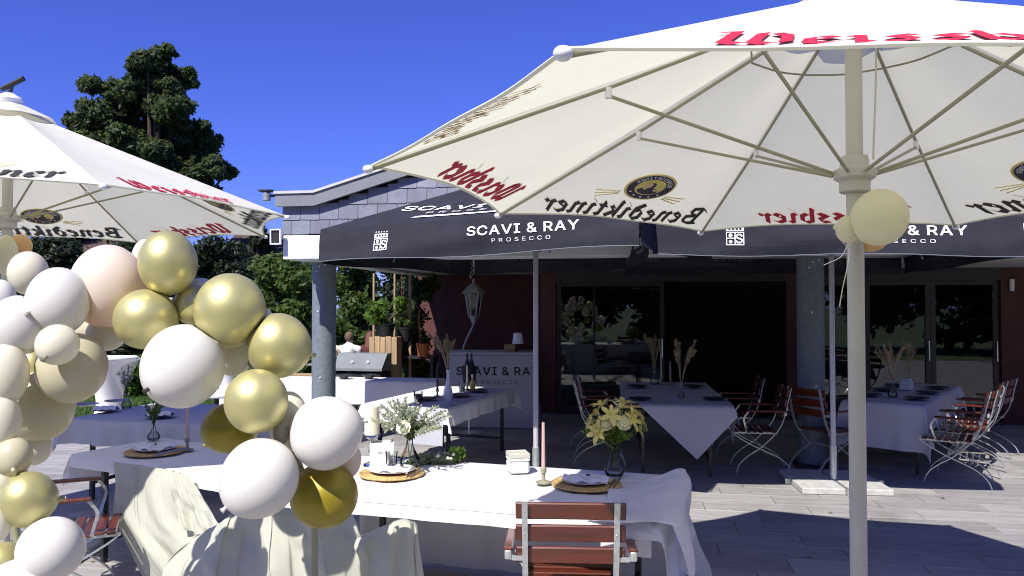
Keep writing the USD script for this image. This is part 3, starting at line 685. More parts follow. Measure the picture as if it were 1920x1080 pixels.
# ------------------------------------------------------------------ foliage
def leaves(blobs, n, size, seed, up=.25, cup=True):
    """Leaf blades through the outer part of a set of blobs (x, y, z, r): each a small folded diamond."""
    g = np.random.default_rng(seed); bl = np.array(blobs, float); w = bl[:, 3] ** 2; k = g.choice(len(bl), n, p=w / w.sum())
    d = g.normal(size=(n, 3)); d /= np.linalg.norm(d, axis=1, keepdims=True)
    rad = bl[k, 3] * (g.uniform(0, 1, n) ** .42) * (1 + .22 * np.sin(d[:, 0] * 7 + k) * np.sin(d[:, 2] * 6 + 2 * k))
    P = bl[k, :3] + d * rad[:, None] * np.array([1, 1, .85])
    nrm = d + g.normal(size=(n, 3)) * .7 + np.array([0, 0, up]); nrm /= np.linalg.norm(nrm, axis=1, keepdims=True)
    a = np.cross(nrm, g.normal(size=(n, 3))); a /= np.linalg.norm(a, axis=1, keepdims=True); b = np.cross(nrm, a)
    s = size * g.uniform(.6, 1.35, n)[:, None]
    v = np.stack([P - a * s, P + b * s * .5 - nrm * s * .12, P + a * s, P - b * s * .5 - nrm * s * .12], 1).reshape(-1, 3)
    i = np.arange(n) * 4; f = np.vstack([np.c_[i, i + 1, i + 2], np.c_[i, i + 2, i + 3]])
    return trimesh.Trimesh(v, f, process=False)
def tree(name, label, cat, base, blobs, n, size, leaf, trunk_r, seed, group=None, limbs=9):
    """blobs are relative to the base point."""
    t = thing(name, label, cat, base, 0, group)
    bl = np.array(blobs); c = bl[:, :3].mean(0); rr = random.Random(seed)
    topz = bl[:, 2].max(); tr = bez([(0, 0, -.1), (c[0] * .25, c[1] * .25, c[2] * .35), (c[0] * .7, c[1] * .7, c[2] * .8), (c[0], c[1], c[2] + (topz - c[2]) * .6)], 6)
    ms = [tube(tr, np.linspace(trunk_r, trunk_r * .25, len(tr)), 10)]
    for q in rr.sample(range(len(bl)), min(limbs, len(bl))):
        s = tr[int(len(tr) * rr.uniform(.35, .8))]; e = bl[q, :3]
        ms.append(tube(bez([s, (s + e) / 2 + (0, 0, -.08 * np.linalg.norm(e - s)), e], 5), np.linspace(trunk_r * .4, trunk_r * .08, 11), 6))
    obj('trunk', cat_(ms), 'bark', t, smooth=50)
    obj('crown', leaves(blobs, n, size, seed), leaf, t)
    return t
def px_blobs(lst, depth, base, jit=.5, seed=1, sub=4):
    g = random.Random(seed); out = []
    for px, py, r in lst:
        p = D(px, py, depth); out.append((p[0] - base[0], depth + g.uniform(-jit, jit) - base[1], p[2] - base[2], r / FPX * depth))
        for _ in range(sub):
            a, e, q = g.uniform(0, 2 * PI), g.uniform(-.7, .9), r / FPX * depth; k = q * g.uniform(.55, 1.15)
            out.append((out[-1 - _][0] + k * math.cos(a) * math.cos(e), out[-1 - _][1] + k * math.sin(a) * math.cos(e), out[-1 - _][2] + k * math.sin(e) * .8, q * g.uniform(.28, .55)))
    return out
dt = 34.0
big = [(316, 112, 17), (344, 116, 13), (332, 140, 22), (292, 138, 22), (262, 150, 24), (239, 160, 22), (300, 150, 30), (283, 165, 32), (306, 128, 20), (250, 190, 36), (220, 230, 36), (375, 265, 26), (345, 225, 28), (395, 310, 22), (268, 185, 34), (205, 178, 20), (181, 194, 16), (190, 215, 22), (220, 205, 28), (305, 178, 34), (337, 176, 20), (318, 208, 34), (350, 205, 22),
       (372, 243, 22), (386, 240, 13), (352, 240, 22), (282, 235, 34), (235, 245, 34), (195, 245, 26), (182, 262, 20), (317, 272, 26), (352, 268, 16), (270, 285, 38), (215, 290, 34), (320, 305, 34), (365, 302, 24), (390, 292, 15), (412, 315, 20), (426, 332, 14),
       (390, 335, 26), (340, 345, 40), (270, 345, 44), (200, 345, 40), (400, 375, 34), (330, 400, 44), (250, 410, 46), (170, 400, 40)]
bb = np.array([D(285, 572, dt)[0], dt, -.06])
tree('broadleaf_tree', 'tall dark leafy tree rising above the left parasol against the sky', 'tree', bb, px_blobs(big, dt, bb, 1.6, 3, 6), 110000, .13, 'leaf_tree', .42, 5, limbs=8)
lit_b = [(235, 245, 20), (250, 258, 22), (268, 252, 16), (225, 252, 14), (300, 262, 14), (320, 190, 12)]
b2 = np.array([D(135, 572, 40)[0], 40.0, -.06])
tree('conifer_tree', 'dark tree tip just showing over the left parasol beside the tall tree', 'tree', b2, px_blobs([(137, 222, 9), (135, 235, 13), (132, 255, 18), (128, 290, 28), (125, 350, 40), (125, 420, 46)], 40, b2, .6, 4), 6000, .2, 'leaf_dark', .25, 6)
b3 = np.array([D(487, 572, 30)[0], 30.0, -.06])
tree('conifer_tree', 'small dark conical tree beside the left corner of the restaurant', 'tree', b3, px_blobs([(486, 418, 9), (487, 432, 13), (488, 448, 17), (488, 470, 22), (487, 500, 26)], 30, b3, .3, 8), 5000, .12, 'leaf_dark', .15, 9)
def bush(label, px0, px1, py0, depth, n, size, leaf, seed, name='hedge_bush', group=None, cat='bush'):
    rr = random.Random(seed); c = (px0 + px1) / 2; b = np.array([D(c, 572, depth)[0], depth, -.06]); bl = []
    H = D(c, py0, depth)[2] + .06; Wd = (px1 - px0) / FPX * depth
    for k in range(34):
        z = rr.uniform(.08, 1) * H; wz = Wd / 2 * (1.0 if z < .6 * H else .55 + .45 * math.cos((z / H - .6) / .4 * PI / 2))
        r = rr.uniform(.13, .2) * min(H, Wd) + .1; bl.append((rr.uniform(-1, 1) * max(.05, wz - r * .8), rr.uniform(-.5, .5), min(z, H - r * .7), r))
    return tree(name, label, cat, b, bl, n, size, leaf, .09, seed, group, limbs=12)
bush('bright green leafy shrub left of the grey column', 462, 612, 478, 17.5, 14000, .085, 'leaf_mid', 21)
bush('dense green shrub between the grey column and the hanging posts', 600, 722, 470, 20, 13000, .085, 'leaf_mid', 22)
bush('dark green shrub behind the hanging pots under the roof', 700, 830, 462, 23, 10000, .10, 'leaf_dark', 23)
bush('dark hedge seen between left parasol and balloons', 330, 490, 440, 25, 12000, .11, 'leaf_dark', 24)
bush('dark hedge behind the white balloons under the left parasol', 180, 350, 436, 26, 12000, .11, 'leaf_dark', 25)
bush('dark hedge at the far left edge behind the balloons', -20, 190, 446, 25, 12000, .11, 'leaf_dark', 26)
bush('low yellow green shrub beside the tall white bar table', 225, 280, 668, 15.5, 3500, .06, 'leaf_bright', 27)
# the garden behind the photographer, mirrored in the glass doors
behind = ('dark garden tree behind the photographer, %s of those mirrored in the glass')
for i, (x, y, s_) in enumerate(((-17, -8, 1.3), (-12, -11, 1.2), (-7, -13, 1.35), (-2, -13.5, 1.25), (3, -13, 1.4), (8, -12.5, 1.25), (13, -11, 1.35), (18, -8, 1.3), (23, -4.5, 1.3), (16, -12, 1.4))):
    rr = random.Random(90 + i); bl = [(rr.uniform(-3.1, 3.1), rr.uniform(-1.2, 1.2), rr.uniform(.6, 5.4) * s_, rr.uniform(1.0, 1.6)) for _ in range(24)]
    tree('garden_tree', behind % ('first', 'second', 'third', 'fourth', 'fifth', 'sixth', 'seventh', 'eighth', 'ninth', 'tenth')[i], 'tree', (x, y, -.06), bl, 5000, .26, 'leaf_dark', .2, 60 + i, 'trees mirrored in the glass')
def house(label, px0, px1, pye, pyr, depth):
    x0, x1 = D(px0, 572, depth)[0], D(px1, 572, depth)[0]; ze, zr = D(px0, pye, depth)[2], D(px0, pyr, depth + 3)[2]
    t = thing('neighbour_house', label, 'house', ((x0 + x1) / 2, depth + 3, -.06), 0)
    w = x1 - x0; obj('wall', box(w, 6, ze, (0, 0, ze / 2)), 'house_wall', t)
    q = np.array([(-w / 2 - .4, -3.4, ze - .1), (w / 2 + .4, -3.4, ze - .1), (w / 2 + .4, 0, zr), (-w / 2 - .4, 0, zr), (-w / 2 - .4, 3.4, ze - .1), (w / 2 + .4, 3.4, ze - .1)])
    rf = []
    for a, b in ((0, 3), (4, 3)):
        A, Bq = q[a], q[b]
        for k in range(26):
            p = A + (Bq - A) * (k + .5) / 26; rf.append(place(box(w + .8, 3.4 / 26 * 1.3, .09), (0, p[1], p[2] + .03 * (1 if k % 1 == 0 else 0))))
    obj('roof', cat_(rf), 'roof_tiles_far', t, kind='stuff'); obj('gable', trimesh.Trimesh(np.array([(-w / 2, -3, ze), (-w / 2, 3, ze), (-w / 2, 0, zr - .2), (w / 2, -3, ze), (w / 2, 3, ze), (w / 2, 0, zr - .2)]), [[0, 1, 2], [3, 5, 4]], process=False), 'house_wall', t)
house('dark tiled roof of a neighbouring house right of the left parasol', 415, 560, 482, 440, 38)
house('brown tiled roof of a neighbouring house behind the left balloons', 20, 215, 492, 448, 38)

# ------------------------------------------------------------------ tables and cloths
def table(name, label, cen, rz, L, W, top_mat='table_wood', h=.75, legs='fold', group=None):
    t = thing(name, label, 'table', (cen[0], cen[1], 0), rz, group)
    obj('tabletop', box(L, W, .028, (0, 0, h - .018), bev=.004), top_mat, t)
    for s in (-1, 1):
        x = s * (L / 2 - .22)
        for q in (-1, 1):
            y = q * (W / 2 - .09)
            obj('leg', tube([(x, y, h - .035), (x, y, .02), (x, y, .004)], .5, flat=(.035, .035, (1, 0, 0))), 'dark_metal', t)
        obj('crossbar', box(.03, W - .215, .03, (x, 0, .16)), 'dark_metal', t); obj('crossbar', box(.03, W - .215, .03, (x, 0, h - .1)), 'dark_metal', t)
        obj('brace', tube([(x - s * .02, 0, h - .11), (x - s * .34, 0, h - .034)], .012, 6), 'dark_metal', t)
    return t
def cloth_mesh(L, W, a0, a1, b0, b1, h=.75, rot=0.0, fold=.02, seed=1, step=.03, lift=.003, flare=.06, wr=0.0):
    """A cloth covering x in [a0, a1], y in [b0, b1] (before rot) laid on an L x W table: what overhangs falls in soft folds."""
    nu, nv = max(3, int((a1 - a0) / step)), max(3, int((b1 - b0) / step)); c, s = math.cos(rot), math.sin(rot)
    def fn(u, v):
        x0 = a0 + (a1 - a0) * u.ravel(); y0 = b0 + (b1 - b0) * v.ravel(); x, y = x0 * c - y0 * s, x0 * s + y0 * c
        ox, oy = np.maximum(np.abs(x) - L / 2, 0), np.maximum(np.abs(y) - W / 2, 0); o = np.hypot(ox, oy)
        sx, sy = np.sign(x), np.sign(y)
        k = np.minimum(o / .05, 1)
        t_ = np.where(ox > oy, y, x)
        wav = fold * k * np.minimum(o / .3, 1) * (np.sin(t_ * 13 + seed) + .6 * np.sin(t_ * 29 + 2.3 * seed) + .4 * np.sin(t_ * 5 + seed))
        fl = .006 + flare * o
        X = np.clip(x, -L / 2, L / 2) + sx * np.where(ox > 0, .008 * k + (fl + wav) * (ox > oy) + .30 * np.minimum(ox, oy), 0)
        Y = np.clip(y, -W / 2, W / 2) + sy * np.where(oy > 0, .008 * k + (fl + wav) * (oy >= ox) + .30 * np.minimum(ox, oy), 0)
        drop = np.where(o > 0, np.maximum(o - .012, 0), 0) * .985
        Z = h + lift - drop + wr * (meshkit.fbm(np.c_[x * 6, y * 6, x * 0], 3, seed) - .5) * (o == 0) * np.minimum(1, np.minimum(L / 2 - np.abs(x), W / 2 - np.abs(y)).clip(0) / .08)
        for q, c_ in ((x0, .0), (x0, .62), (x0, -.62), (y0, .02)):
            Z = Z + .0045 * np.exp(-((q - c_) / .016) ** 2) * (o == 0)
        return np.stack([X, Y, np.maximum(Z, .01)], -1)
    return grid(nu, nv, fn)
def lay(name, mesh, matname, cen, rz, label, cat, group=None, smooth=True):
    m = place(mesh, (cen[0], cen[1], 0), rz); return obj(name, m, matname, None, smooth, label, cat, group)
def from_edge(P, ang, L, W):
    """Table centre from its near left corner P, edge direction ang, length along the edge and depth."""
    e = np.array([math.cos(ang), math.sin(ang)]); n = np.array([-e[1], e[0]]); return np.array(P[:2]) + e * L / 2 + n * W / 2
# the long table in front
A1 = math.radians(-16.6); NR = np.array([.69, 3.55]); L1, W1 = 2.15, 1.10
c_t1 = from_edge(NR - L1 * np.array([math.cos(A1), math.sin(A1)]), A1, L1, W1)
table('banquet_table', 'long banquet table in the foreground under sunlit white cloth', c_t1, A1, L1, W1)
lay('tablecloth', cloth_mesh(L1, W1, -L1 / 2 - .12, L1 / 2 + .60, -W1 / 2 - .075, W1 / 2 + .74, fold=.014, seed=2, wr=.02, step=.022), 'white_cloth', c_t1, A1, 'bright white cloth over the foreground table, short in front and long behind', 'tablecloth')
lay('table_runner', cloth_mesh(L1, W1, -L1 / 2 + .0, L1 / 2 - .42, -W1 / 2 - .012, -W1 / 2 + .30, lift=.0075, fold=.003, seed=5, wr=.016, step=.02), 'white_cloth', c_t1, A1, 'crinkled white runner along the near edge of the foreground table', 'table runner')
# sheer cloth thrown over the right end
def tw(x, y, z):   # table coordinates of the foreground table
    return np.array([c_t1[0] + x * math.cos(A1) - y * math.sin(A1), c_t1[1] + x * math.sin(A1) + y * math.cos(A1), z])
def sheer(u, v):
    uu, vv = u.ravel(), v.ravel()
    # u runs across the table end (near to far), v from the flat part on the table out over the end
    x = L1 / 2 - .34 + .42 * np.minimum(vv / .6, 1) + .03 * np.sin(vv * 9 + uu * 4) ; y = -W1 / 2 - .02 + .86 * uu - .10 * vv
    hump = np.exp(-((vv - .55) / .22) ** 2) * (.02 + .075 * np.clip((uu - .25) / .5, 0, 1) ** 1.3)
    z = .765 + hump - np.clip((vv - .62) / .38, 0, 1) ** 1.1 * (.16 + .13 * (1 - uu)) + .010 * np.sin(uu * 11 + vv * 5) + .006 * np.sin(uu * 23 - vv * 8)
    X = x + np.clip(vv - .5, 0, 1) * (.10 + .07 * np.sin(uu * 11))
    return np.stack([c_t1[0] + X * math.cos(A1) - y * math.sin(A1), c_t1[1] + X * math.sin(A1) + y * math.cos(A1), z], -1)
obj('sheer_cloth', grid(40, 40, sheer), 'sheer_runner', None, True, 'puffed sheer white cloth over the right end of the foreground table', 'cloth')
lay('sheer_strip', cloth_mesh(L1, W1, L1 / 2 - .27, L1 / 2 - .03, -W1 / 2 - .165, -W1 / 2 + .5, lift=.012, fold=.006, seed=9, wr=.006, step=.02), 'sheer_runner', c_t1, A1, 'flat sheer white strip hanging over the front edge beside the chair', 'cloth')
# the table left of it
A0 = math.radians(-28.5); P0 = np.array([-3.09, 5.29]); L0, W0 = 2.0, .72; c_t0 = from_edge(P0, A0, L0, W0)
table('banquet_table', 'banquet table at left behind the balloons, corner cloth turned up', c_t0, A0, L0, W0)
lay('tablecloth', cloth_mesh(L0, W0, -L0 / 2 - .22, L0 / 2 + .1, -W0 / 2 - .10, W0 / 2 + .2, fold=.02, seed=7, wr=.012), 'white_cloth', c_t0, A0, 'cream white cloth on the left table with a gathered front edge', 'tablecloth')
# second row left
A2 = math.radians(-15); P2 = np.array([-4.12, 6.92]); L2, W2 = 2.2, 1.2; c_t2 = from_edge(P2, A2, L2, W2)
table('banquet_table', 'banquet table in the second row at left under a shaded bluish cloth', c_t2, A2, L2, W2)
lay('tablecloth', cloth_mesh(L2, W2, -L2 / 2 - .2, L2 / 2 + .2, -W2 / 2 - .24, W2 / 2 + .2, fold=.035, seed=4, wr=.01), 'grey_shaded_cloth', c_t2, A2, 'shaded bluish grey cloth with wavy hem on the second row table', 'tablecloth')
# buffet
A4 = math.radians(-8); P4 = np.array([-3.36, 10.55]); L4, W4 = 2.35, .5; c_t4 = from_edge(P4, A4, L4, W4)
table('buffet_table', 'sunlit buffet table behind the grey column', c_t4, A4, L4, W4)
lay('tablecloth', cloth_mesh(L4, W4, -L4 / 2 - .1, L4 / 2 + .1, -W4 / 2 - .34, W4 / 2 + .2, fold=.008, seed=3), 'white_cloth', c_t4, A4, 'plain white cloth hanging down the front of the buffet table', 'tablecloth')
# table under the dark parasol, left of its pole
A3 = math.radians(69); L3, W3 = 1.95, 1.0; e3 = np.array([math.cos(A3), math.sin(A3)]); n3 = np.array([-e3[1], e3[0]]); P3 = np.array([-.66, 7.6])
c_t3 = P3 + e3 * L3 / 2 + n3 * W3 / 2
table('banquet_table', 'banquet table with dark folding legs left of the dark parasol pole', c_t3, A3, L3, W3)
lay('tablecloth', cloth_mesh(L3, W3, -L3 / 2 - .18, L3 / 2 + .25, -W3 / 2 - .20, W3 / 2 + .3, fold=.02, seed=12, wr=.008), 'white_cloth', c_t3, A3, 'white cloth half in sun on the table with dark folding legs', 'tablecloth')
lay('table_runner', cloth_mesh(L3, W3, -L3 / 2 - .40, L3 / 2 - .1, -W3 / 2 + .03, -W3 / 2 + .40, lift=.008, fold=.006, seed=14, step=.025), 'grey_shaded_cloth', c_t3, A3, 'bluish runner hanging down the near end of the table with dark folding legs', 'table runner')
# centre table with the diamond cloth
A5 = math.radians(-8); P5 = np.array([1.16, 7.92]); L5, W5 = 1.14, 2.35; c_t5 = from_edge(P5, A5, L5, W5)
table('beer_table', 'wooden beer table in the dark shade in front of the glass doors', c_t5, A5, L5, W5)
lay('tablecloth', cloth_mesh(L5, W5, -L5 / 2 - .02, L5 / 2 + .06, -W5 / 2 + .03, W5 / 2 + .1, fold=.01, seed=15), 'grey_shaded_cloth', c_t5, A5, 'shaded white cloth covering the table before the glass doors', 'tablecloth')
def diamond():
    m = cloth_mesh(L5, W5, -.62, .62, -.62, .62, rot=0.0, fold=.0)
    ox, oy = .17, -W5 / 2 + .30
    nu = 44
    def fn(u, v):
        a, b = (u.ravel() - .5) * 1.22, (v.ravel() - .5) * 1.22; th = math.radians(47)
        x, y = a * math.cos(th) - b * math.sin(th) + ox, a * math.sin(th) + b * math.cos(th) + oy
        px, py = np.maximum(x - L5 / 2, 0), np.maximum(-W5 / 2 - y, 0)
        X = np.minimum(x, L5 / 2) + np.where(px > 0, .012 + .08 * px + .3 * np.minimum(px, py), 0); Y = np.maximum(y, -W5 / 2) - np.where(py > 0, .012 + .05 * py + .012 * np.sin(x * 9) * py + .3 * np.minimum(px, py), 0)
        return np.stack([X, Y, .762 - np.hypot(px, py)], -1)
    return grid(nu, nu, fn)
lay('tablecloth', diamond(), 'grey_shaded_cloth', c_t5, A5, 'white cloth with bluish shade put into its colour, laid cornerwise, its tip hanging towards the viewer', 'tablecloth')
# right table
A6 = math.radians(51.5); e6 = np.array([math.cos(A6), math.sin(A6)]); n6 = np.array([-e6[1], e6[0]]); L6, W6 = 2.5, .78; P6 = np.array([4.26, 7.78])
c_t6 = P6 + e6 * L6 / 2 + n6 * W6 / 2
table('banquet_table', 'long table on the right under a white cloth with a hanging corner', c_t6, A6, L6, W6)
lay('tablecloth', cloth_mesh(L6, W6, -L6 / 2 - .50, L6 / 2 + .2, -W6 / 2 - .30, W6 / 2 + .3, fold=.012, seed=17, wr=.006), 'grey_shaded_cloth', c_t6, A6, 'white cloth with a pointed corner on the long right table', 'tablecloth')
# standing tables on the lawn
def bar_table(label, x, y):
    t = thing('bar_table', label, 'table', (x, y, -.05), 0)
    obj('tabletop', lathe([(.34, 1.10), (.355, 1.115), (.355, 1.13), (.34, 1.14)], n=32), 'white_cloth', t, smooth=30)
    obj('stretch_cover', grid(49, 20, lambda u, v: np.stack([(.16 + .19 * np.abs(2 * v - .9) ** 1.6 + .012 * np.cos(8 * PI * u) * (1 - v)) * np.cos(2 * PI * u), (.16 + .19 * np.abs(2 * v - .9) ** 1.6 + .012 * np.cos(8 * PI * u) * (1 - v)) * np.sin(2 * PI * u), .03 + 1.075 * v], -1)), 'white_cloth', t, smooth=True)
    obj('foot', lathe([(.30, .0), (.30, .02), (.05, .05)], n=24), 'dark_metal', t)
bar_table('tall white covered bar table on the lawn seen between the balloons', -5.54, 10.3)
bar_table('tall white covered bar table farther back beside the gold balloons', -4.75, 12.6)
t = thing('garden_table', 'small round white table on the lawn edge beneath the gold balloon', 'table', (-3.55, 9.0, 0), 0)
obj('tabletop', lathe([(.36, .715), (.375, .73), (.375, .745), (.36, .75)], n=32), 'white_paint', t, smooth=30); obj('stem', lathe([(.03, .04), (.03, .715)], n=12), 'dark_metal', t); obj('foot', lathe([(.22, .0), (.22, .02), (.04, .04)], n=20), 'dark_metal', t)

# ------------------------------------------------------------------ folding garden chairs
def make_chair(loc, rz, label, group):
    t = thing('folding_chair', label, 'chair', loc, rz, group)
    for z, y in ((.868, -.176), (.760, -.150), (.652, -.122)):
        m = box(.50, .019, .082, bev=.005); m.apply_transform(trimesh.transformations.rotation_matrix(.24, (1, 0, 0))); obj('back_slat', place(m, (0, y, z)), 'chair_wood', t)
    for k in range(7):
        y = -.03 + k * .064; z = .452 + .006 * math.cos((k - 3) * .6) - .010 * (abs(k - 3) < 2)
        obj('seat_slat', box(.44, .052, .018, (0, y, z), bev=.005), 'chair_wood', t)
    for s in (-1, 1):
        x = s * .2075
        obj('back_upright', tube(bez([(x, -.215, .915), (x, -.185, .80), (x, -.155, .66), (x, -.108, .52), (x, -.02, .40), (x, .10, .285), (x, .235, .19), (x, .325, .10), (x, .36, .004)], 5), .5, flat=(.026, .008, (1, 0, 0))), 'galvanized', t, smooth=50)
        obj('leg', tube(bez([(x - s * .012, .40, .438), (x - s * .012, .33, .385), (x - s * .012, .20, .31), (x - s * .012, .06, .245), (x - s * .012, -.09, .175), (x - s * .012, -.185, .09), (x - s * .012, -.225, .004)], 5), .5, flat=(.026, .008, (1, 0, 0))), 'galvanized', t, smooth=50)
        obj('seat_rail', tube([(x - s * .012, -.07, .437), (x - s * .012, .40, .437)], .5, flat=(.008, .022, (1, 0, 0))), 'galvanized', t)
        obj('armrest', box(.042, .40, .022, (s * .285, .055, .680), bev=.007), 'chair_wood', t)
        obj('arm_bracket', cat_([tube([(x, -.138, .64), (s * .262, -.138, .64), (s * .287, -.136, .652)], .5, flat=(.022, .007, (0, 0, 1))), box(.034, .03, .045, (s * .286, -.135, .655), bev=.006)]), 'galvanized', t, smooth=50)
        obj('arm_support', (tube(bez([(s * .285, .24, .668), (s * .283, .285, .60), (s * .262, .27, .52), (s * .222, .25, .448)], 5), .5, flat=(.018, .006, (0, 1, 0)))), 'galvanized', t, smooth=50)
        bl = []
        for z, y in ((.868, -.200), (.760, -.175), (.652, -.147)):
            b_ = trimesh.creation.icosphere(1, .006); b_.apply_translation((x, y - .004, z)); obj('bolt', b_, 'chrome', t)
    obj('cross_rod', tube([(-.205, .105, .28), (.205, .105, .28)], .006, 6), 'galvanized', t)
    return t
ch0 = make_chair((.275, 3.58, 0), math.radians(-3), 'folding wooden chair seen from behind at the front of the foreground table', 'folding garden chairs')
dup(ch0, (-2.78, 4.50, 0), math.radians(-66), 'folding wooden chair at the end of the left table beside the balloons')
dup(ch0, (.93, 8.62, 0), math.radians(-95), 'folding chair at the left side of the shaded beer table')
dup(ch0, (2.78, 8.18, 0), math.radians(82), 'folding chair at the right side of the shaded beer table near the hanging cloth tip')
dup(ch0, (2.86, 9.25, 0), math.radians(82), 'farther folding chair on the right of the shaded beer table with a sunlit armrest')
dup(ch0, (3.30, 8.10, 0), math.radians(-62), 'folding chair left of the long right table behind the parasol poles')
for i, (k, lab) in enumerate(((.02, 'nearest folding chair in the row along the right table'), (.62, 'second nearest folding chair in the row along the right table'), (1.22, 'third folding chair in the row along the right table'), (1.9, 'farthest folding chair of the right row with sunlit curved legs'))):
    p = P6 + e6 * (k + .05) - n6 * (.38 + .04 * (i % 2)); dup(ch0, (p[0], p[1], 0), math.radians(51.5 + (4, -3, 6, -8)[i]), lab)
dup(ch0, (1.00, 9.5, 0), math.radians(-84), 'farther folding chair at the left of the shaded beer table')

# ------------------------------------------------------------------ things on the tables
def setting(p, rz, words, napkin=True):
    """Round woven mat, plate, folded napkin and cutlery."""
    x, y = p[0], p[1]; z = .766
    mt = thing('placemat', 'round woven straw placemat ' + words, 'placemat', (x, y, z), rz)
    rings = [tube(np.array([(r * math.cos(a), r * math.sin(a), .004) for a in np.linspace(0, 2 * PI, 49)]), .0058, 5, cap=False) for r in np.linspace(.012, .196, 19)]
    rings[-1].apply_translation((0, 0, .001))
    obj('woven_rings', cat_(rings), 'straw', mt, smooth=50)
    pl = obj('plate', place(lathe([(.075, .0), (.08, .003), (.138, .019), (.140, .022), (.134, .022), (.078, .008), (0.001, .007)], n=48, closed=False), (x, y, z + .010)), 'porcelain', None, 40, 'white dinner plate ' + words, 'plate')
    if napkin:
        def nf(u, v):
            X = (u - .5) * .26; Y = (v - .5) * .15 * (1 - .2 * (u - .5)); return np.stack([X, Y, .028 + .022 * np.sin(PI * v) * (.6 + .4 * np.cos(u * 5)) + .006 * np.sin(u * 17 + v * 5)], -1)
        n = thing('napkin', 'folded white napkin with a small dark button ' + words, 'napkin', (x, y, z), rz)
        obj('folded_cloth', grid(24, 16, nf), 'napkin_cloth', n, smooth=True)
        b = trimesh.creation.icosphere(2, .011); b.apply_scale((1.2, 1, .5)); b.apply_translation((.01, -.005, .055)); obj('button', b, 'print_navy', n, smooth=True)
    kn = thing('cutlery', 'fork and knife resting ' + words, 'cutlery', (x, y, z + .012), rz)
    for i, (nm, xx) in enumerate((('fork', .145), ('knife', .168))):
        m = [tube([(xx, -.11, .0), (xx + .004, .0, .004), (xx + .006, .05, .006)], .0035, 6)]
        if nm == 'fork': m += [box(.018, .03, .002, (xx + .007, .065, .006))] + [box(.0025, .045, .002, (xx + .007 + q * .005, .10, .007)) for q in (-1.5, -.5, .5, 1.5)]
        else: m += [box(.014, .10, .002, (xx + .007, .10, .006), bev=.0008)]
        obj(nm, cat_(m), 'chrome', kn, smooth=50)
setting(G(735, 893, .75), A1, 'in full sun on the foreground table'); setting(G(1100, 913, .75), A1, 'in front of the single chair'); setting(G(291, 851, .75), A0, 'on the shaded left table')
def vase(p, h, r, label, mat_='thin_glass'):
    t = thing('vase', label, 'vase', (p[0], p[1], .758), 0)
    prof = [(r * .75, 0), (r, h * .16), (r * .96, h * .32), (r * .42, h * .62), (r * .30, h * .82), (r * .40, h)]
    pr = bez([(a, b, 0) for a, b in prof], 5)[:, :2]
    obj('glass', lathe([tuple(q) for q in pr], n=28, closed=False), mat_, t, smooth=True); obj('bottom', lathe([(r * .74, .002), (r * .74, .012)], n=28), mat_, t)
    obj('water', lathe([(r * .70, .013), (r * .93, h * .17), (r * .88, h * .30), (r * .55, h * .5)], n=24), 'water_tint', t, smooth=True)
    return t
mat('water_tint', {'t': ('transparent_bsdf', {'color': (.88, .88, .86)}), 'g': ('glossy_bsdf', {'color': (.9, .9, .9), 'roughness': .02}), 'f': ('fresnel', {'IOR': 1.2}), 'm': ('mix_closure', {})}, [('f.fac', 'm.fac'), ('t.BSDF', 'm.closure1'), ('g.BSDF', 'm.closure2')], 'm.closure')
def sprays(g, n, base, r0, up, length, leafn, size):
    """Feathery stems: curved stalks with small blades along them."""
    st, P, T = [], [], []
    for i in range(n):
        a = g.uniform(0, 2 * PI); tilt = g.uniform(.15, r0); L = length * g.uniform(.7, 1.1)
        d = np.array([math.sin(tilt) * math.cos(a), math.sin(tilt) * math.sin(a), math.cos(tilt)])
        pts = bez([base, base + d * L * .5 + (0, 0, L * .05), base + d * L + np.array([d[0], d[1], -.6 * tilt]) * L * .15], 6)
        st.append(tube(pts, np.linspace(.0024, .001, len(pts)), 5))
        for q in range(leafn):
            k = g.uniform(.35, 1.0); P.append(pts[int(k * (len(pts) - 1))]); T.append(d)
    P, T = np.array(P), np.array(T); m = len(P)
    o = g.normal(size=(m, 3)) * .8 + T; o /= np.linalg.norm(o, axis=1, keepdims=True); b = np.cross(o, g.normal(size=(m, 3))); b /= np.linalg.norm(b, axis=1, keepdims=True)
    s = size * g.uniform(.6, 1.3, m)[:, None]
    v = np.stack([P, P + o * s * .5 + b * s * .22, P + o * s, P + o * s * .5 - b * s * .22], 1).reshape(-1, 3); i = np.arange(m) * 4
    return cat_(st), trimesh.Trimesh(v, np.vstack([np.c_[i, i + 1, i + 2], np.c_[i, i + 2, i + 3]]), process=False)
def blossom(r, g):
    m = []
    for ring, (k, rr, z) in enumerate(((9, r, .0), (7, r * .72, r * .35), (5, r * .42, r * .55))):
        for i in range(k):
            a = 2 * PI * i / k + ring * .4 + g.uniform(-.1, .1); e = trimesh.creation.icosphere(1, 1.0); e.apply_scale((rr * .5, rr * .38, r * .16))
            e.apply_transform(trimesh.transformations.rotation_matrix(-.5 - ring * .35, (0, 1, 0))); e.apply_translation((rr * .5, 0, z + r * .2)); e.apply_transform(trimesh.transformations.rotation_matrix(a, (0, 0, 1))); m.append(e)
    c = trimesh.creation.icosphere(2, r * .6); c.apply_translation((0, 0, r * .2)); m.append(c)
    return cat_(m)
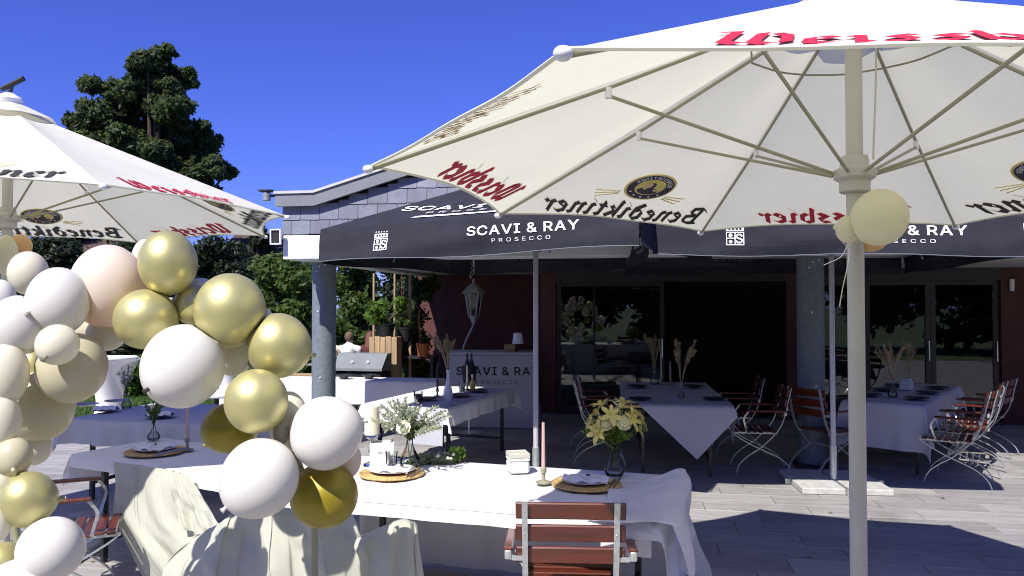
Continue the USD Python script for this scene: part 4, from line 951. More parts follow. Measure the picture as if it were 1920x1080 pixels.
def lily(r, g):
    """Six long pointed petals opening round a yellow heart."""
    m = []
    for i in range(6):
        a = i * PI / 3 + g.uniform(-.12, .12); L = r * g.uniform(.85, 1.15)
        def fn(u, v, L=L): 
            t = v; w = .19 * L * np.sin(PI * np.clip(t * .93 + .05, 0, 1)) ** .8 * (u - .5) * 2
            return np.stack([L * t * np.cos(.5 - .9 * t * t), w, L * .55 * np.sin(1.5 * t) - .25 * L * t * t + .12 * np.abs(w)], -1)
        q = grid(5, 8, fn); q.apply_transform(trimesh.transformations.rotation_matrix(a, (0, 0, 1))); m.append(q)
    return cat_(m)
def bouquet(p, z0, label, greens, n, length, blooms, bloom_mat, seed, spread=.9, size=.03, leafn=26, extra=None):
    g = np.random.default_rng(seed); t = thing('bouquet', label, 'flowers', (p[0], p[1], z0), 0)
    st, lf = sprays(g, n, np.array([0, 0, 0.0]), spread, .2, length, leafn, size); obj('stems', st, 'leaf_mid', t); obj('sprays', lf, greens, t, kind='stuff')
    if extra: _, lf2 = sprays(g, extra[1], np.array([0, 0, 0.0]), spread * .9, .2, length * extra[2], leafn, extra[3]); obj('fronds', lf2, extra[0], t, kind='stuff')
    for (x, y, z, r) in blooms:
        b = blossom(r, g); b.apply_transform(trimesh.transformations.rotation_matrix(1.1, (1, 0, 0))); b.apply_translation((x, y, z)); obj('blossom', b, bloom_mat, t, smooth=True)
        obj('flower_stem', tube(bez([(0, 0, -.12), (x * .5, y * .5, z * .4), (x, y + .01, z)], 5), .0025, 5), 'leaf_mid', t)
    return t
p = G(768, 886, .75); vase(p, .25, .062, 'clear glass bottle vase holding the white feathery bouquet')
bouquet(p, .95, 'loose bouquet of pale feathery grasses around one white bloom', 'leaf_pale', 40, .27, [(-.028, -.06, .085, .050), (.05, .02, .10, .02)], 'petal_cream', 31, 1.15, .030, 40, ('leaf_mid', 6, .5, .04))
p = G(1152, 897, .75); vase(p, .215, .060, 'round bellied grey glass vase holding the yellow bouquet')
bq = bouquet(p, .94, 'bouquet of yellow lilies and round pale blooms over fresh green', 'leaf_bright', 16, .20, [(-.062, -.06, .145, .050), (.045, -.075, .150, .052), (.0, .03, .20, .03)], 'petals_round', 33, 1.2, .035, 26, ('petals_pale', 8, 1.4, .045))
g_ = np.random.default_rng(12)
for (x, y, z, ry, rz_) in ((-.10, -.02, .20, .9, 2.6), (.02, -.05, .235, .5, .4), (.11, -.03, .20, .9, .2), (.13, -.04, .11, 1.4, -.1), (-.13, -.03, .15, 1.2, 3.0), (.06, .02, .25, .4, 1.2), (-.03, -.07, .20, 1.1, -1.5), (.09, -.06, .17, 1.2, -.8), (-.07, .0, .245, .5, 2.2), (.145, -.02, .16, 1.2, .15), (-.10, -.07, .10, 1.4, -2.2)):
    q = lily(.075, g_); q.apply_transform(trimesh.transformations.rotation_matrix(ry, (0, 1, 0))); q.apply_transform(trimesh.transformations.rotation_matrix(rz_, (0, 0, 1))); q.apply_translation((x, y, z)); obj('lily', q, 'petal_yellow', bq, smooth=True)
    obj('flower_stem', tube(bez([(0, 0, -.12), (x * .5, y * .5, z * .4), (x, y, z)], 5), .0028, 5), 'leaf_mid', bq)
p = G(288, 828, .75); vase(p, .13, .045, 'small grey vase with a dark green posy on the left table')
bouquet(p, .86, 'upright dark green posy on the left table', 'leaf_mid', 14, .24, [(.0, -.02, .16, .02)], 'petal_cream', 35, .35, .03, 22)
def taper(p, h, label, m='wax_rose', hr=.012, z=.765):
    t = thing('candle', label, 'candle', (p[0], p[1], z), 0)
    obj('candlestick', lathe([(.045, 0), (.046, .006), (.012, .016), (.009, .05), (.018, .06), (.018, .085)], n=20), 'rib_olive', t, smooth=40)
    obj('wax', lathe([(hr, .07), (hr * .75, h)], n=14), m, t, smooth=40); obj('wick', tube([(0, 0, h), (.001, 0, h + .012)], .0015, 5), 'black_plastic', t)
taper(G(1019, 910, .75), .35, 'slim dusty rose candle standing left of the chair place'); taper(G(351, 848, .75), .32, 'slim pale taper candle on the left table')
p = G(697, 877, .75); t = thing('candle', 'thick cream pillar candle on a tall glass foot', 'candle', (p[0], p[1], .765), 0)
obj('glass_foot', lathe([(.055, 0), (.05, .012), (.014, .03), (.012, .07), (.024, .09), (.013, .115), (.016, .165), (.055, .185), (.058, .20)], n=28), 'thin_glass', t, smooth=50)
obj('wax', lathe([(.047, .2), (.048, .21), (.048, .375), (.044, .38), (.02, .374)], n=28), 'wax', t, smooth=40); obj('wick', tube([(0, 0, .37), (.002, 0, .395)], .0015, 5), 'black_plastic', t)
p = G(971, 889, .75); t = thing('lantern_jar', 'squat whitish tealight jar beside the parasol pole', 'jar', (p[0], p[1], .765), .2)
obj('body', cat_([box(.125, .125, .075, (0, 0, .038), bev=.012), box(.13, .13, .018, (0, 0, .084), bev=.006)]), 'label_paper', t, smooth=30); obj('rim', cat_([box(.13, .014, .03, (0, .058, .108), bev=.004), box(.13, .014, .03, (0, -.058, .108), bev=.004), box(.014, .10, .03, (.058, 0, .108), bev=.004), box(.014, .10, .03, (-.058, 0, .108), bev=.004)]), 'pole_cream', t); obj('tealight', lathe([(.03, .093), (.03, .108)], n=16), 'wax', t)
p = G(716, 879, .75); t = thing('card_box', 'white open gift bag behind the plate in the sun', 'bag', (p[0], p[1], .765), .15)
obj('body', cat_([box(.15, .004, .16, (0, -.05, .08)), box(.15, .004, .16, (0, .05, .08)), box(.004, .096, .16, (-.073, 0, .08)), box(.004, .096, .16, (.073, 0, .08))]), 'label_paper', t); obj('print', box(.03, .001, .012, (-.01, -.0535, .10)), 'galvanized', t)
p = G(734, 884, .75); t = thing('tumbler', 'clear drinking glass between bag and vase', 'glass', (p[0], p[1], .765), 0); obj('glass', lathe([(.03, 0), (.032, .004), (.040, .11), (.038, .11), (.029, .008)], n=24), 'thin_glass', t, smooth=40)
g_ = np.random.default_rng(5); t = thing('leaf_garland', 'low leafy garland with pale buds lying at the far edge of the sunlit table', 'garland', (0, 0, 0), 0)
gl = [G(px, py, .75) for px, py in ((775, 878), (800, 872), (830, 872), (856, 868))]; P_ = bez([q + (0, 0, .03) for q in gl], 8)
obj('vine', tube(P_, .004, 5), 'leaf_mid', t)
obj('leaves', leaves([(q[0], q[1], .79, .042) for q in P_[::3]], 420, .026, 8), 'leaf_grey', t, kind='stuff'); obj('fresh_leaves', leaves([(P_[-1][0] + .01, P_[-1][1], .815, .05), (P_[-3][0], P_[-3][1], .80, .04)], 130, .034, 9), 'leaf_bright', t, kind='stuff')
for k in range(9):
    q = P_[int(g_.integers(0, len(P_)))] + g_.normal(size=3) * .02; b = blossom(.016, g_); b.apply_translation((q[0], q[1] - .02, .785 + g_.uniform(0, .03))); obj('bud', b, 'petal_cream', t, smooth=True)
# second row and background table ware
plate_m = lathe([(.06, 0), (.128, .016), (.13, .019), (.07, .007), (.001, .006)], n=32, closed=False)
def bg_plates(pts, label, group, where, m='plate_dark'):
    for i, q in enumerate(pts): obj('plate', place(plate_m, (q[0], q[1], .768)), m, None, 40, label % where[i], 'plate', group)
bg_plates([G(px, py, .75) for px, py in ((198, 774), (300, 785), (430, 778), (160, 764), (220, 757))], 'dark rimmed plate on the second row table, %s', 'plates on the second row table', ('front left under a napkin', 'front right under a napkin', 'at the right end', 'at the far left', 'behind at the middle'))
for px, py in ((198, 774), (300, 785)):
    q = G(px, py, .75); n = obj('napkin', place(grid(14, 10, lambda u, v: np.stack([(u - .5) * .2, (v - .5) * .14, .020 + .03 * np.sin(PI * v) + .004 * np.sin(u * 19)], -1)), (q[0], q[1], .768), .3), 'napkin_cloth', None, True, 'white napkin on the %s plate of the second row table' % ('left' if px < 250 else 'right'), 'napkin')
q = G(237, 768, .75); vase(q, .16, .05, 'glass vase on the second row table under the balloons'); bouquet(q, .90, 'thin dried posy in the vase of the second row table', 'leaf_grey', 10, .3, [], 'petal_cream', 41, .3, .035, 18)
bg_plates([G(px, py, .75) for px, py in ((862, 746), (895, 737), (800, 752))], 'dark plate %s on the table left of the dark pole', 'plates beside the dark parasol pole', ('nearest the front edge', 'behind the amber bottle', 'beside the glass with dark drink'))
taper(G(820, 746, .75), .36, 'dark slim candle on the table with folding legs', 'print_navy'); taper(G(876, 733, .75), .30, 'white slim candle on the table with folding legs', 'wax')
q = G(784, 757, .75); t = thing('tumbler', 'short glass with a dark drink on the half sunlit table', 'glass', (q[0], q[1], .765), 0); obj('glass', lathe([(.045, 0), (.05, .12), (.048, .12), (.043, .006)], n=24), 'thin_glass', t, smooth=40); obj('drink', lathe([(.041, .008), (.044, .085)], n=24), 'wine_dark', t)
q = G(886, 735, .75); t = thing('bottle', 'small amber oil bottle on the half sunlit table', 'bottle', (q[0], q[1], .765), 0); obj('body', lathe([(.033, 0), (.033, .10), (.012, .13), (.012, .165)], n=20), 'drink_amber', t, smooth=40); obj('stopper', lathe([(.014, .166), (.016, .185), (.008, .2)], n=14), 'label_paper', t, smooth=40)
q = G(866, 737, .75); t = thing('tumbler', 'white edged candle glass beside the amber bottle', 'glass', (q[0], q[1], .765), 0); obj('glass', lathe([(.035, 0), (.038, .10), (.036, .10), (.033, .006)], n=20), 'thin_glass', t, smooth=40); obj('wax', lathe([(.032, .008), (.033, .06)], n=20), 'wax', t)
def pampas(p, z0, h, label, seed, n=9, spread=.22, m='pampas'):
    g = np.random.default_rng(seed); t = thing('dried_grass', label, 'dried flowers', (p[0], p[1], z0), 0); st, lf = [], []
    for i in range(n):
        a, tl = g.uniform(0, 2 * PI), g.uniform(.02, spread); L = h * g.uniform(.75, 1.05); d = np.array([math.sin(tl) * math.cos(a), math.sin(tl) * math.sin(a), math.cos(tl)])
        pts = bez([(0, 0, 0), d * L * .6, d * L + np.array([d[0], d[1], 0]) * L * .5], 6); st.append(tube(pts, .0028, 5))
        for k in range(70):
            q = pts[int(len(pts) * g.uniform(.55, .99))]; o = unit(d + g.normal(size=3) * .5) * .05; b = unit(np.cross(o, g.normal(size=3))) * .004; lf += [q + b, q - b, q + o]
    obj('stalks', cat_(st), m, t); obj('plumes', trimesh.Trimesh(np.array(lf), np.arange(len(lf)).reshape(-1, 3), process=False), m, t, kind='stuff')
q = G(840, 752, .75); vase(q, .33, .05, 'tall pale vase with dried grass on the half sunlit table', 'porcelain'); pampas(q, 1.05, .42, 'dried tan grass curling from the tall pale vase', 51, 14, .4)
q = G(1227, 722, .75); vase(q, .17, .055, 'grey bottle vase on the shaded beer table'); pampas(q, .9, .5, 'dried grass on the shaded beer table left', 52)
q = G(1277, 748, .75); vase(q, .14, .04, 'slim vase on the near half of the shaded beer table'); pampas(q, .88, .5, 'tall bent dried grass near the hanging cloth', 53, 7, .25)
taper(G(1240, 722, .75), .5, 'tall white candle on the shaded beer table', 'wax'); taper(G(1257, 724, .75), .3, 'thin grey candle on the shaded beer table', 'wax_rose')
bg_plates([G(px, py, .75) for px, py in ((1200, 752), (1340, 752), (1195, 728), (1300, 728))], 'dark plate on the shaded beer table, %s', 'plates on the shaded beer table', ('front left corner', 'front right on the hanging cloth', 'back left', 'back right'))
def t6(k, s): return P6 + e6 * k + n6 * s
bg_plates([t6(k, s) for k in (.5, 1.15, 1.8) for s in (.14, .62)], 'dark plate on the long right table, %s', 'plates on the right table', ('near the chairs', 'behind the white pole', 'middle near the chairs', 'middle far side', 'far end near the chairs', 'far end far side'))
q = t6(.55, .39); vase(q, .18, .05, 'clear vase on the near half of the right table'); pampas(q, .92, .42, 'brown dried flowers behind the white parasol pole', 54, 12, .35)
q = t6(1.75, .45); vase(q, .16, .045, 'bottle vase farther along the right table'); pampas(q, .9, .42, 'thin dried plume farther along the right table', 55, 8, .2)
q = t6(1.45, .42); t = thing('napkin_box', 'small white napkin box on the right table', 'box', (q[0], q[1], .765), A6); obj('body', box(.15, .13, .10, (0, 0, .05), bev=.008), 'label_paper', t); obj('napkins', box(.12, .10, .03, (0, 0, .115), bev=.006), 'napkin_cloth', t)

def litter():
    g = np.random.default_rng(77); v, f = [], []
    for k in range(140):
        p = np.array([g.uniform(-3.2, 5.6), g.uniform(4.2, 9.5), .004 + g.uniform(.002, .006)]); a = g.uniform(0, 2 * PI); L = g.uniform(.008, .028); e = np.array([math.cos(a), math.sin(a), 0]); n = np.array([-e[1], e[0], 0])
        i = len(v); v += [p - e * L, p + n * L * .4 + (0, 0, L * .2), p + e * L, p - n * L * .4]; f += [(i, i + 1, i + 2), (i, i + 2, i + 3)]
    return trimesh.Trimesh(np.array(v), np.array(f), process=False)
obj('fallen_leaves', litter(), 'litter_leaf', None, False, 'small dry leaves scattered over the terrace paving', 'leaves', None, 'stuff')
# ------------------------------------------------------------------ drapes pinned to the left table, in front of the balloons' stand
def drape(name, label, rows, nu, nv, folds, amp, seed, matn='sheer_drape'):
    """rows: curves of (px, py, depth) from top to bottom; a cloth is stretched through them with folds running down."""
    C = [bez([D(*q) for q in r], 12) for r in rows]; n = min(len(c) for c in C)
    C = np.array([c[np.linspace(0, len(c) - 1, 60).astype(int)] for c in C])
    def fn(u, v):
        uu, vv = u.ravel(), v.ravel(); k = vv * (len(C) - 1); i = np.clip(k.astype(int), 0, len(C) - 2); t = (k - i)[:, None]
        j = uu * 59; a = np.clip(j.astype(int), 0, 58); s = (j - a)[:, None]
        def at(r): return C[r, a] * (1 - s) + C[r, a + 1] * s
        P0, P1, P2, P3 = at(np.maximum(i - 1, 0)), at(i), at(i + 1), at(np.minimum(i + 2, len(C) - 1))
        p = .5 * (2 * P1 + (P2 - P0) * t + (2 * P0 - 5 * P1 + 4 * P2 - P3) * t * t + (3 * P1 - P0 - 3 * P2 + P3) * t ** 3)
        w = np.sin(uu * folds * 2 * PI + seed + 2.2 * np.sin(vv * 2.6 + seed) + 2.0 * vv) + .45 * np.sin(uu * folds * 4.3 + 2 * seed + vv * 7) * np.sin(vv * 4 + seed) + .22 * np.sin(uu * folds * 10.3 - vv * 9 + 2 * np.sin(vv * 6)) + .9 * (meshkit.fbm(np.c_[uu * folds * 1.6, vv * 3.5, uu * 0 + seed], 3, 3) - .5)
        p[:, 1] -= amp * w * (.35 + .65 * np.minimum(vv * 2, 1)); p[:, 0] += amp * .4 * np.cos(uu * folds * 2 * PI + seed)
        return p
    return obj(name, grid(nu, nv, fn), matn, None, True, label, 'drape')
drape('cloth_drape', 'pale sheer swag pinned to the front edge of the left table', [
    [(212, 866, 4.99), (262, 872, 4.86), (310, 880, 4.72), (352, 888, 4.60)],
    [(214, 905, 4.95), (265, 925, 4.78), (315, 930, 4.64), (362, 922, 4.52)],
    [(212, 962, 4.88), (270, 985, 4.70), (330, 985, 4.55), (382, 962, 4.42)],
    [(240, 1030, 4.78), (295, 1042, 4.60), (350, 1030, 4.45), (402, 992, 4.32)],
    [(282, 1105, 4.68), (340, 1110, 4.50), (390, 1085, 4.36), (428, 1016, 4.24)]], 90, 70, 3.0, .022, 1.3)
drape('cloth_drape', 'tied tail of the pale swag falling beside the white balloon', [
    [(318, 880, 4.60), (328, 884, 4.56), (338, 887, 4.53), (350, 892, 4.50)],
    [(322, 915, 4.55), (340, 925, 4.50), (352, 920, 4.46), (366, 915, 4.43)],
    [(330, 955, 4.50), (352, 965, 4.45), (372, 960, 4.40), (392, 950, 4.36)],
    [(340, 990, 4.44), (365, 1000, 4.38), (388, 995, 4.33), (410, 985, 4.28)]], 50, 40, 2.5, .018, 4.0)
drape('cloth_drape', 'wide pale green drape flowing over the floor below the balloons', [
    [(380, 1012, 3.64), (430, 975, 3.52), (500, 962, 3.41), (580, 968, 3.34), (650, 975, 3.27)],
    [(376, 1006, 3.55), (430, 968, 3.43), (500, 955, 3.32), (580, 960, 3.26), (656, 965, 3.20)],
    [(330, 1040, 3.48), (415, 1030, 3.37), (500, 1010, 3.27), (585, 1005, 3.20), (672, 1000, 3.15)],
    [(310, 1090, 3.43), (405, 1085, 3.31), (500, 1080, 3.20), (595, 1070, 3.13), (690, 1050, 3.10)],
    [(320, 1180, 3.38), (410, 1180, 3.26), (505, 1180, 3.15), (605, 1180, 3.08), (705, 1180, 3.04)]], 150, 80, 3.6, .034, 2.2)
drape('cloth_drape', 'sunlit end of the drape thrown over a hidden stand beside the white balloons', [
    [(690, 1030, 3.38), (715, 1012, 3.38), (745, 1000, 3.38), (770, 1000, 3.40), (782, 1010, 3.41)],
    [(672, 1005, 3.20), (712, 990, 3.19), (742, 976, 3.19), (768, 976, 3.20), (780, 984, 3.24)],
    [(664, 1022, 3.13), (712, 1004, 3.09), (745, 986, 3.08), (772, 986, 3.10), (782, 996, 3.13)],
    [(676, 1060, 3.10), (718, 1050, 3.06), (750, 1040, 3.05), (776, 1040, 3.06), (787, 1046, 3.10)],
    [(680, 1180, 3.06), (724, 1180, 3.04), (758, 1180, 3.03), (785, 1180, 3.04), (806, 1180, 3.06)]], 70, 60, 3.2, .012, 5.1)
st_ = thing('drape_stand', 'hidden low post carrying the sunlit end of the drape', 'post', (D(738, 1010, 3.24)[0], 3.24, 0), 0)
obj('post', lathe([(.02, .01), (.02, .70)], n=12), 'galvanized', st_); obj('foot', box(.25, .25, .012, (0, 0, .0065)), 'galvanized', st_)

# ------------------------------------------------------------------ balloons
def balloon(px, py, rx, d, matn, label, ry=None, knot=None, knotc=None, group=None, parent_tilt=None):
    c = D(px, py, d); r = rx / FPX * d; ry_ = (ry or rx) / FPX * d
    t = thing('balloon', label, 'balloon', c, 0, group)
    kd = unit(knot if knot is not None else (R.uniform(-1, 1), R.uniform(.2, 1), R.uniform(-.8, .2)))
    m = trimesh.creation.uv_sphere(1.0, count=[34, 48]); v = m.vertices.copy()
    s = v @ np.array([0, 0, 1.0])                                   # local axis z: knot at -z
    taper = 1 - .09 * np.clip(-s, 0, 1) ** 2.2 ; v[:, :2] *= taper[:, None]; v[:, 2] *= np.where(s < 0, 1.09, .99); v *= r
    z_ = -kd; x_ = unit(np.cross(z_, (.3, .9, .2))); y_ = np.cross(z_, x_); v = v @ np.array([x_, y_, z_])
    v[:, 2] *= ry_ / r
    for c2_, r2_ in NEAR:
        dv = c2_ - c; Dd = np.linalg.norm(dv)
        if 1e-6 < Dd < r + r2_:
            dv = dv / Dd; tt = max((Dd * Dd + r * r - r2_ * r2_) / (2 * Dd), .84 * r); h = v @ dv; v = v - np.maximum(h - tt, 0)[:, None] * dv[None] * .96
    obj('latex', trimesh.Trimesh(v, m.faces, process=False), matn, t, smooth=True)
    q = lathe([(.004, -1.085 * r - .020), (.010, -1.085 * r - .018), (.006, -1.085 * r - .008), (.008, -1.085 * r + .008), (.02, -1.075 * r + .018)], n=12)
    q.vertices = q.vertices @ np.array([x_, y_, z_]); obj('knot', q, knotc or matn, t, smooth=40)
    return t
toward = (-.1, -1, -.15)
BL = [
 (345, 686, 73, 2.55, 'white_latex', 'big white balloon with a dark knot in the middle of the garland', 78, (-.42, -.72, -.42), 'print_black'),
 (315, 493, 52, 2.66, 'gold_latex', 'glossy gold balloon at the top of the garland', 61, None, None),
 (432, 582, 64, 2.62, 'gold_latex', 'largest glossy gold balloon at the upper right of the garland', 70, None, None),
 (274, 598, 56, 2.64, 'gold_latex', 'round gold balloon between the peach and the big white balloon', 56, None, None),
 (204, 536, 66, 2.74, 'peach_latex', 'peach balloon at the top left of the garland', 78, None, None),
 (110, 565, 53, 2.60, 'white_latex', 'white balloon left of the peach balloon', 64, (-.35, -.8, -.3), None),
 (53, 512, 34, 2.85, 'cream_latex', 'egg shaped cream balloon beside the left parasol pole', 41, None, None),
 (33, 612, 47, 2.55, 'white_latex', 'white balloon at the left edge above the middle', 58, None, None),
 (108, 646, 37, 2.45, 'cream_latex', 'small cream balloon with its knot facing forward', 38, (.0, -.85, -.5), 'rib_olive'),
 (134, 690, 60, 2.62, 'sand_latex', 'large sand coloured balloon in shade', 66, None, None),
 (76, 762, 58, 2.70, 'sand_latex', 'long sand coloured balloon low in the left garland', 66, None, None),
 (200, 625, 35, 2.80, 'cream_latex', 'small cream balloon behind gold and white ones', 33, None, None),
 (521, 648, 58, 2.66, 'gold_latex', 'gold balloon with a hard shadow at the right bend of the garland', 61, None, None),
 (480, 752, 57, 2.50, 'gold_latex', 'matte gold balloon in front at the right arm of the garland', 60, None, None),
 (432, 802, 51, 2.75, 'shaded_gold_latex', 'gold balloon with deep shade put into its colour, behind the gold one', 47, None, None),
 (488, 895, 70, 2.46, 'white_latex', 'white balloon low on the right arm with a slanted shadow', 73, (-.75, -.6, -.7), None),
 (610, 812, 65, 2.56, 'white_latex', 'white balloon at the right tip of the garland', 68, (.75, .3, .2), None),
 (607, 928, 62, 2.68, 'shaded_gold_latex', 'gold balloon darkened in colour for shade, hanging lowest at the right tip', 60, None, None),
 (541, 790, 36, 2.68, 'cream_latex', 'pale balloon squeezed between gold and white at the right arm', 56, None, None),
 (527, 812, 15, 2.56, 'sand_latex', 'tiny brownish balloon in the gap of the right arm', 21, None, None),
 (362, 572, 33, 2.72, 'gold_latex', 'small gold balloon tucked left of the largest gold one', 38, None, None),
 (376, 541, 24, 2.80, 'white_latex', 'small pale balloon half hidden behind the small gold one', 20, None, None),
 (272, 490, 24, 2.84, 'cream_latex', 'cream balloon peeping out left of the top gold balloon', 42, None, None),
 (14, 700, 36, 2.50, 'cream_latex', 'pale yellow balloon at the left edge mid height', 58, None, None),
 (3, 792, 32, 2.48, 'cream_latex', 'cream balloon cut off by the left edge above the chair', 55, None, None),
 (24, 856, 33, 2.46, 'sand_latex', 'small sand balloon in front of the left chair back', 36, (.5, -.7, -.5), None),
 (50, 936, 48, 2.44, 'gold_latex', 'olive gold balloon half in sun at the lower left', 51, None, None),
 (95, 1030, 57, 2.38, 'white_latex', 'white balloon near the bottom left corner', 59, None, None),
 (2, 962, 20, 2.40, 'cream_latex', 'narrow cream balloon at the left edge low down', 50, None, None),
 (38, 1092, 58, 2.34, 'white_latex', 'white balloon cut off by the bottom left corner', 42, None, None),
 (2, 1060, 40, 2.50, 'gold_latex', 'gold balloon in the very corner at lower left', 42, None, None),
 (437, 650, 42, 2.80, 'cream_latex', 'creamy translucent balloon under the largest gold one', 55, None, None),
 (64, 838, 30, 2.72, 'cream_latex', 'cream balloon behind the sand ones low in the left garland', 34, None, None),
 (158, 622, 34, 2.84, 'cream_latex', 'cream balloon behind the small one with the forward knot', 40, None, None),
 (6, 905, 22, 2.52, 'cream_latex', 'cream balloon at the left edge above the olive gold one', 30, None, None),
 (0, 560, 26, 2.70, 'white_latex', 'white balloon peeping in at the left edge near the pole', 36, None, None),
 (60, 690, 30, 2.80, 'gold_latex', 'small gold balloon behind the left whites', 38, None, None),
 (498, 602, 14, 2.74, 'white_latex', 'white balloon showing only an edge between two gold ones', 24, None, None),
 (652, 862, 25, 2.74, 'peach_latex', 'small peach balloon behind the right white one', 34, None, None),
 (1650, 407, 50, 2.78, 'yellow_latex', 'pale yellow balloon tied to the white parasol pole', 53, (-.8, .3, -.55), None),
 (1634, 445, 30, 2.98, 'orange_latex', 'orange balloon peeping out behind the yellow one at the pole', 27, None, None),
 (38, 462, 20, 4.45, 'orange_latex', 'orange balloon tied to the left parasol pole', 23, None, None),
 (12, 478, 20, 4.35, 'yellow_latex', 'yellow balloon tied to the left parasol pole', 38, None, None),
 (1590, 430, 22, 2.85, 'yellow_latex', 'small yellow balloon behind the white parasol pole', 26, None, None)]
NEAR = [(D(b[0], b[1], b[3]), .5 * (b[2] + b[6]) / FPX * b[3]) for b in BL]
for b in BL: balloon(*b[:6], ry=b[6], knot=b[7], knotc=b[8])
# stand of the garland and its ribbons
gs = thing('garland_stand', 'slim grey stand arching behind the balloons', 'stand', (0, 0, 0), 0)
obj('arch', tube(bez([D(585, 1420, 2.78), D(590, 1080, 2.78), D(586, 960, 2.74), (D(556, 860, 2.72)), D(500, 740, 2.76), D(430, 620, 2.8), D(330, 565, 2.82), D(200, 575, 2.84), D(70, 640, 2.8), D(0, 800, 2.7), D(12, 920, 2.62), D(40, 1080, 2.6), D(52, 1480, 2.6)], 8), .0125, 10), 'rib_olive', gs, smooth=50)
for (px, d) in ((585, 2.78), (52, 2.6)):
    c = D(px, 1400, d); obj('foot', lathe([(.16, .003), (.16, .02), (.03, .03)], (c[0], c[1]), 24), 'galvanized', gs)
def ribbon(label, pts, matn='print_white'):
    obj('ribbon', tube(bez(pts, 8), .5, flat=(.006, .0012, (0, 1, .2))), matn, None, 50, label, 'ribbon')
ribbon('curly white ribbon hanging from the balloons at the parasol pole', [D(1600, 428, 2.92), D(1572, 412, 2.90), D(1568, 440, 2.88), D(1588, 452, 2.88), D(1578, 480, 2.88), D(1545, 497, 2.88)])
ribbon('loop of pale ribbon knotted beside the parasol pole', [D(1602, 440, 2.9), D(1585, 425, 2.88), D(1577, 448, 2.88), D(1592, 470, 2.88), D(1588, 505, 2.88)])
ribbon('yellow ribbon end hanging left of the parasol pole', [D(1588, 505, 2.88), D(1580, 540, 2.88), D(1574, 575, 2.88)], 'yellow_latex')

# ------------------------------------------------------------------ bar, grill, planter and the corner under the roof
p = D(845, 660, 11.0); q = D(1004, 662, 10.9)
bc = thing('bar_counter', 'light grey bar counter with lettering left of the dark parasol pole', 'counter', ((p[0] + q[0]) / 2, 11.2, 0), math.atan2(-.08, q[0] - p[0]))
Lb = q[0] - p[0]
obj('front_panel', box(Lb, .05, 1.06, (0, -.25, .54), bev=.01), 'counter_grey', bc); obj('side_panel', cat_([box(.05, .5, 1.06, (-Lb / 2 + .025, .03, .54))]), 'counter_grey', bc); obj('side_panel', box(.05, .5, 1.06, (Lb / 2 - .025, .03, .54)), 'counter_grey', bc)
obj('top', box(Lb + .06, .62, .04, (0, .0, 1.092), bev=.008), 'counter_grey', bc)
bg, w = caps('SCAVI & RAY', .115, 1.1, .008); s2, _ = caps('PROSECCO', .05, 1.2, .03, False); s2.apply_translation((0, -.13, 0))
lm = cat_([bg, s2]); lm.apply_transform(frame_tf((.10, -.278, .78), (1, 0, 0), (0, 0, 1), (0, -1, 0))); obj('lettering', lm, 'dark_metal', bc)
def bar_at(px, y): return D(px, 600, y)
c = bar_at(971, 11.15); t = thing('table_lamp', 'small lamp with a white shade on the bar counter', 'lamp', (c[0], c[1], 1.114), 0); obj('base', lathe([(.06, 0), (.05, .02), (.012, .04), (.012, .12)], n=16), 'dark_metal', t); obj('shade', lathe([(.085, .11), (.062, .27), (.06, .27), (.083, .11)], n=24, closed=False), 'white_paint', t, smooth=40)
c = bar_at(955, 11.1); t = thing('wooden_crate', 'small wooden box on the bar counter', 'box', (c[0], c[1], 1.114), .1)
for i in range(3): obj('slat', box(.16, .012, .032, (0, -.06, .018 + i * .036), bev=.002), 'board_wood', t)
obj('body', box(.15, .10, .10, (0, 0, .052)), 'board_wood', t)
c = bar_at(985, 11.1); obj('tray', place(lathe([(.10, 0), (.12, .012), (.118, .014)], n=24), (c[0], c[1], 1.113)), 'galvanized', None, 40, 'flat metal tray on the right end of the bar counter', 'tray')
c = D(880, 700, 10.55); t = thing('wine_cooler', 'dark wine cooler bucket in front of the bar counter', 'bucket', (c[0], c[1] + .0, 0.0), 0)
obj('bucket', lathe([(.085, .70), (.11, .93), (.113, .94), (.105, .935), (.08, .71)], n=28), 'dark_metal', t, smooth=40); obj('stand', cat_([lathe([(.17, .0), (.17, .015), (.02, .03)], n=24), lathe([(.014, .03), (.014, .70)], n=12)]), 'chrome', t, smooth=40)
for k in range(2): b_ = cat_([lathe([(.036, .76), (.036, .98), (.013, 1.05), (.013, 1.12)], (-.03 + .06 * k, .01 * k), 16)]); obj('bottle', place(b_, (c[0], c[1], 0)), 'print_navy', None, 40, 'dark bottle standing in the wine cooler, ' + ('left' if k == 0 else 'right') + ' one', 'bottle')
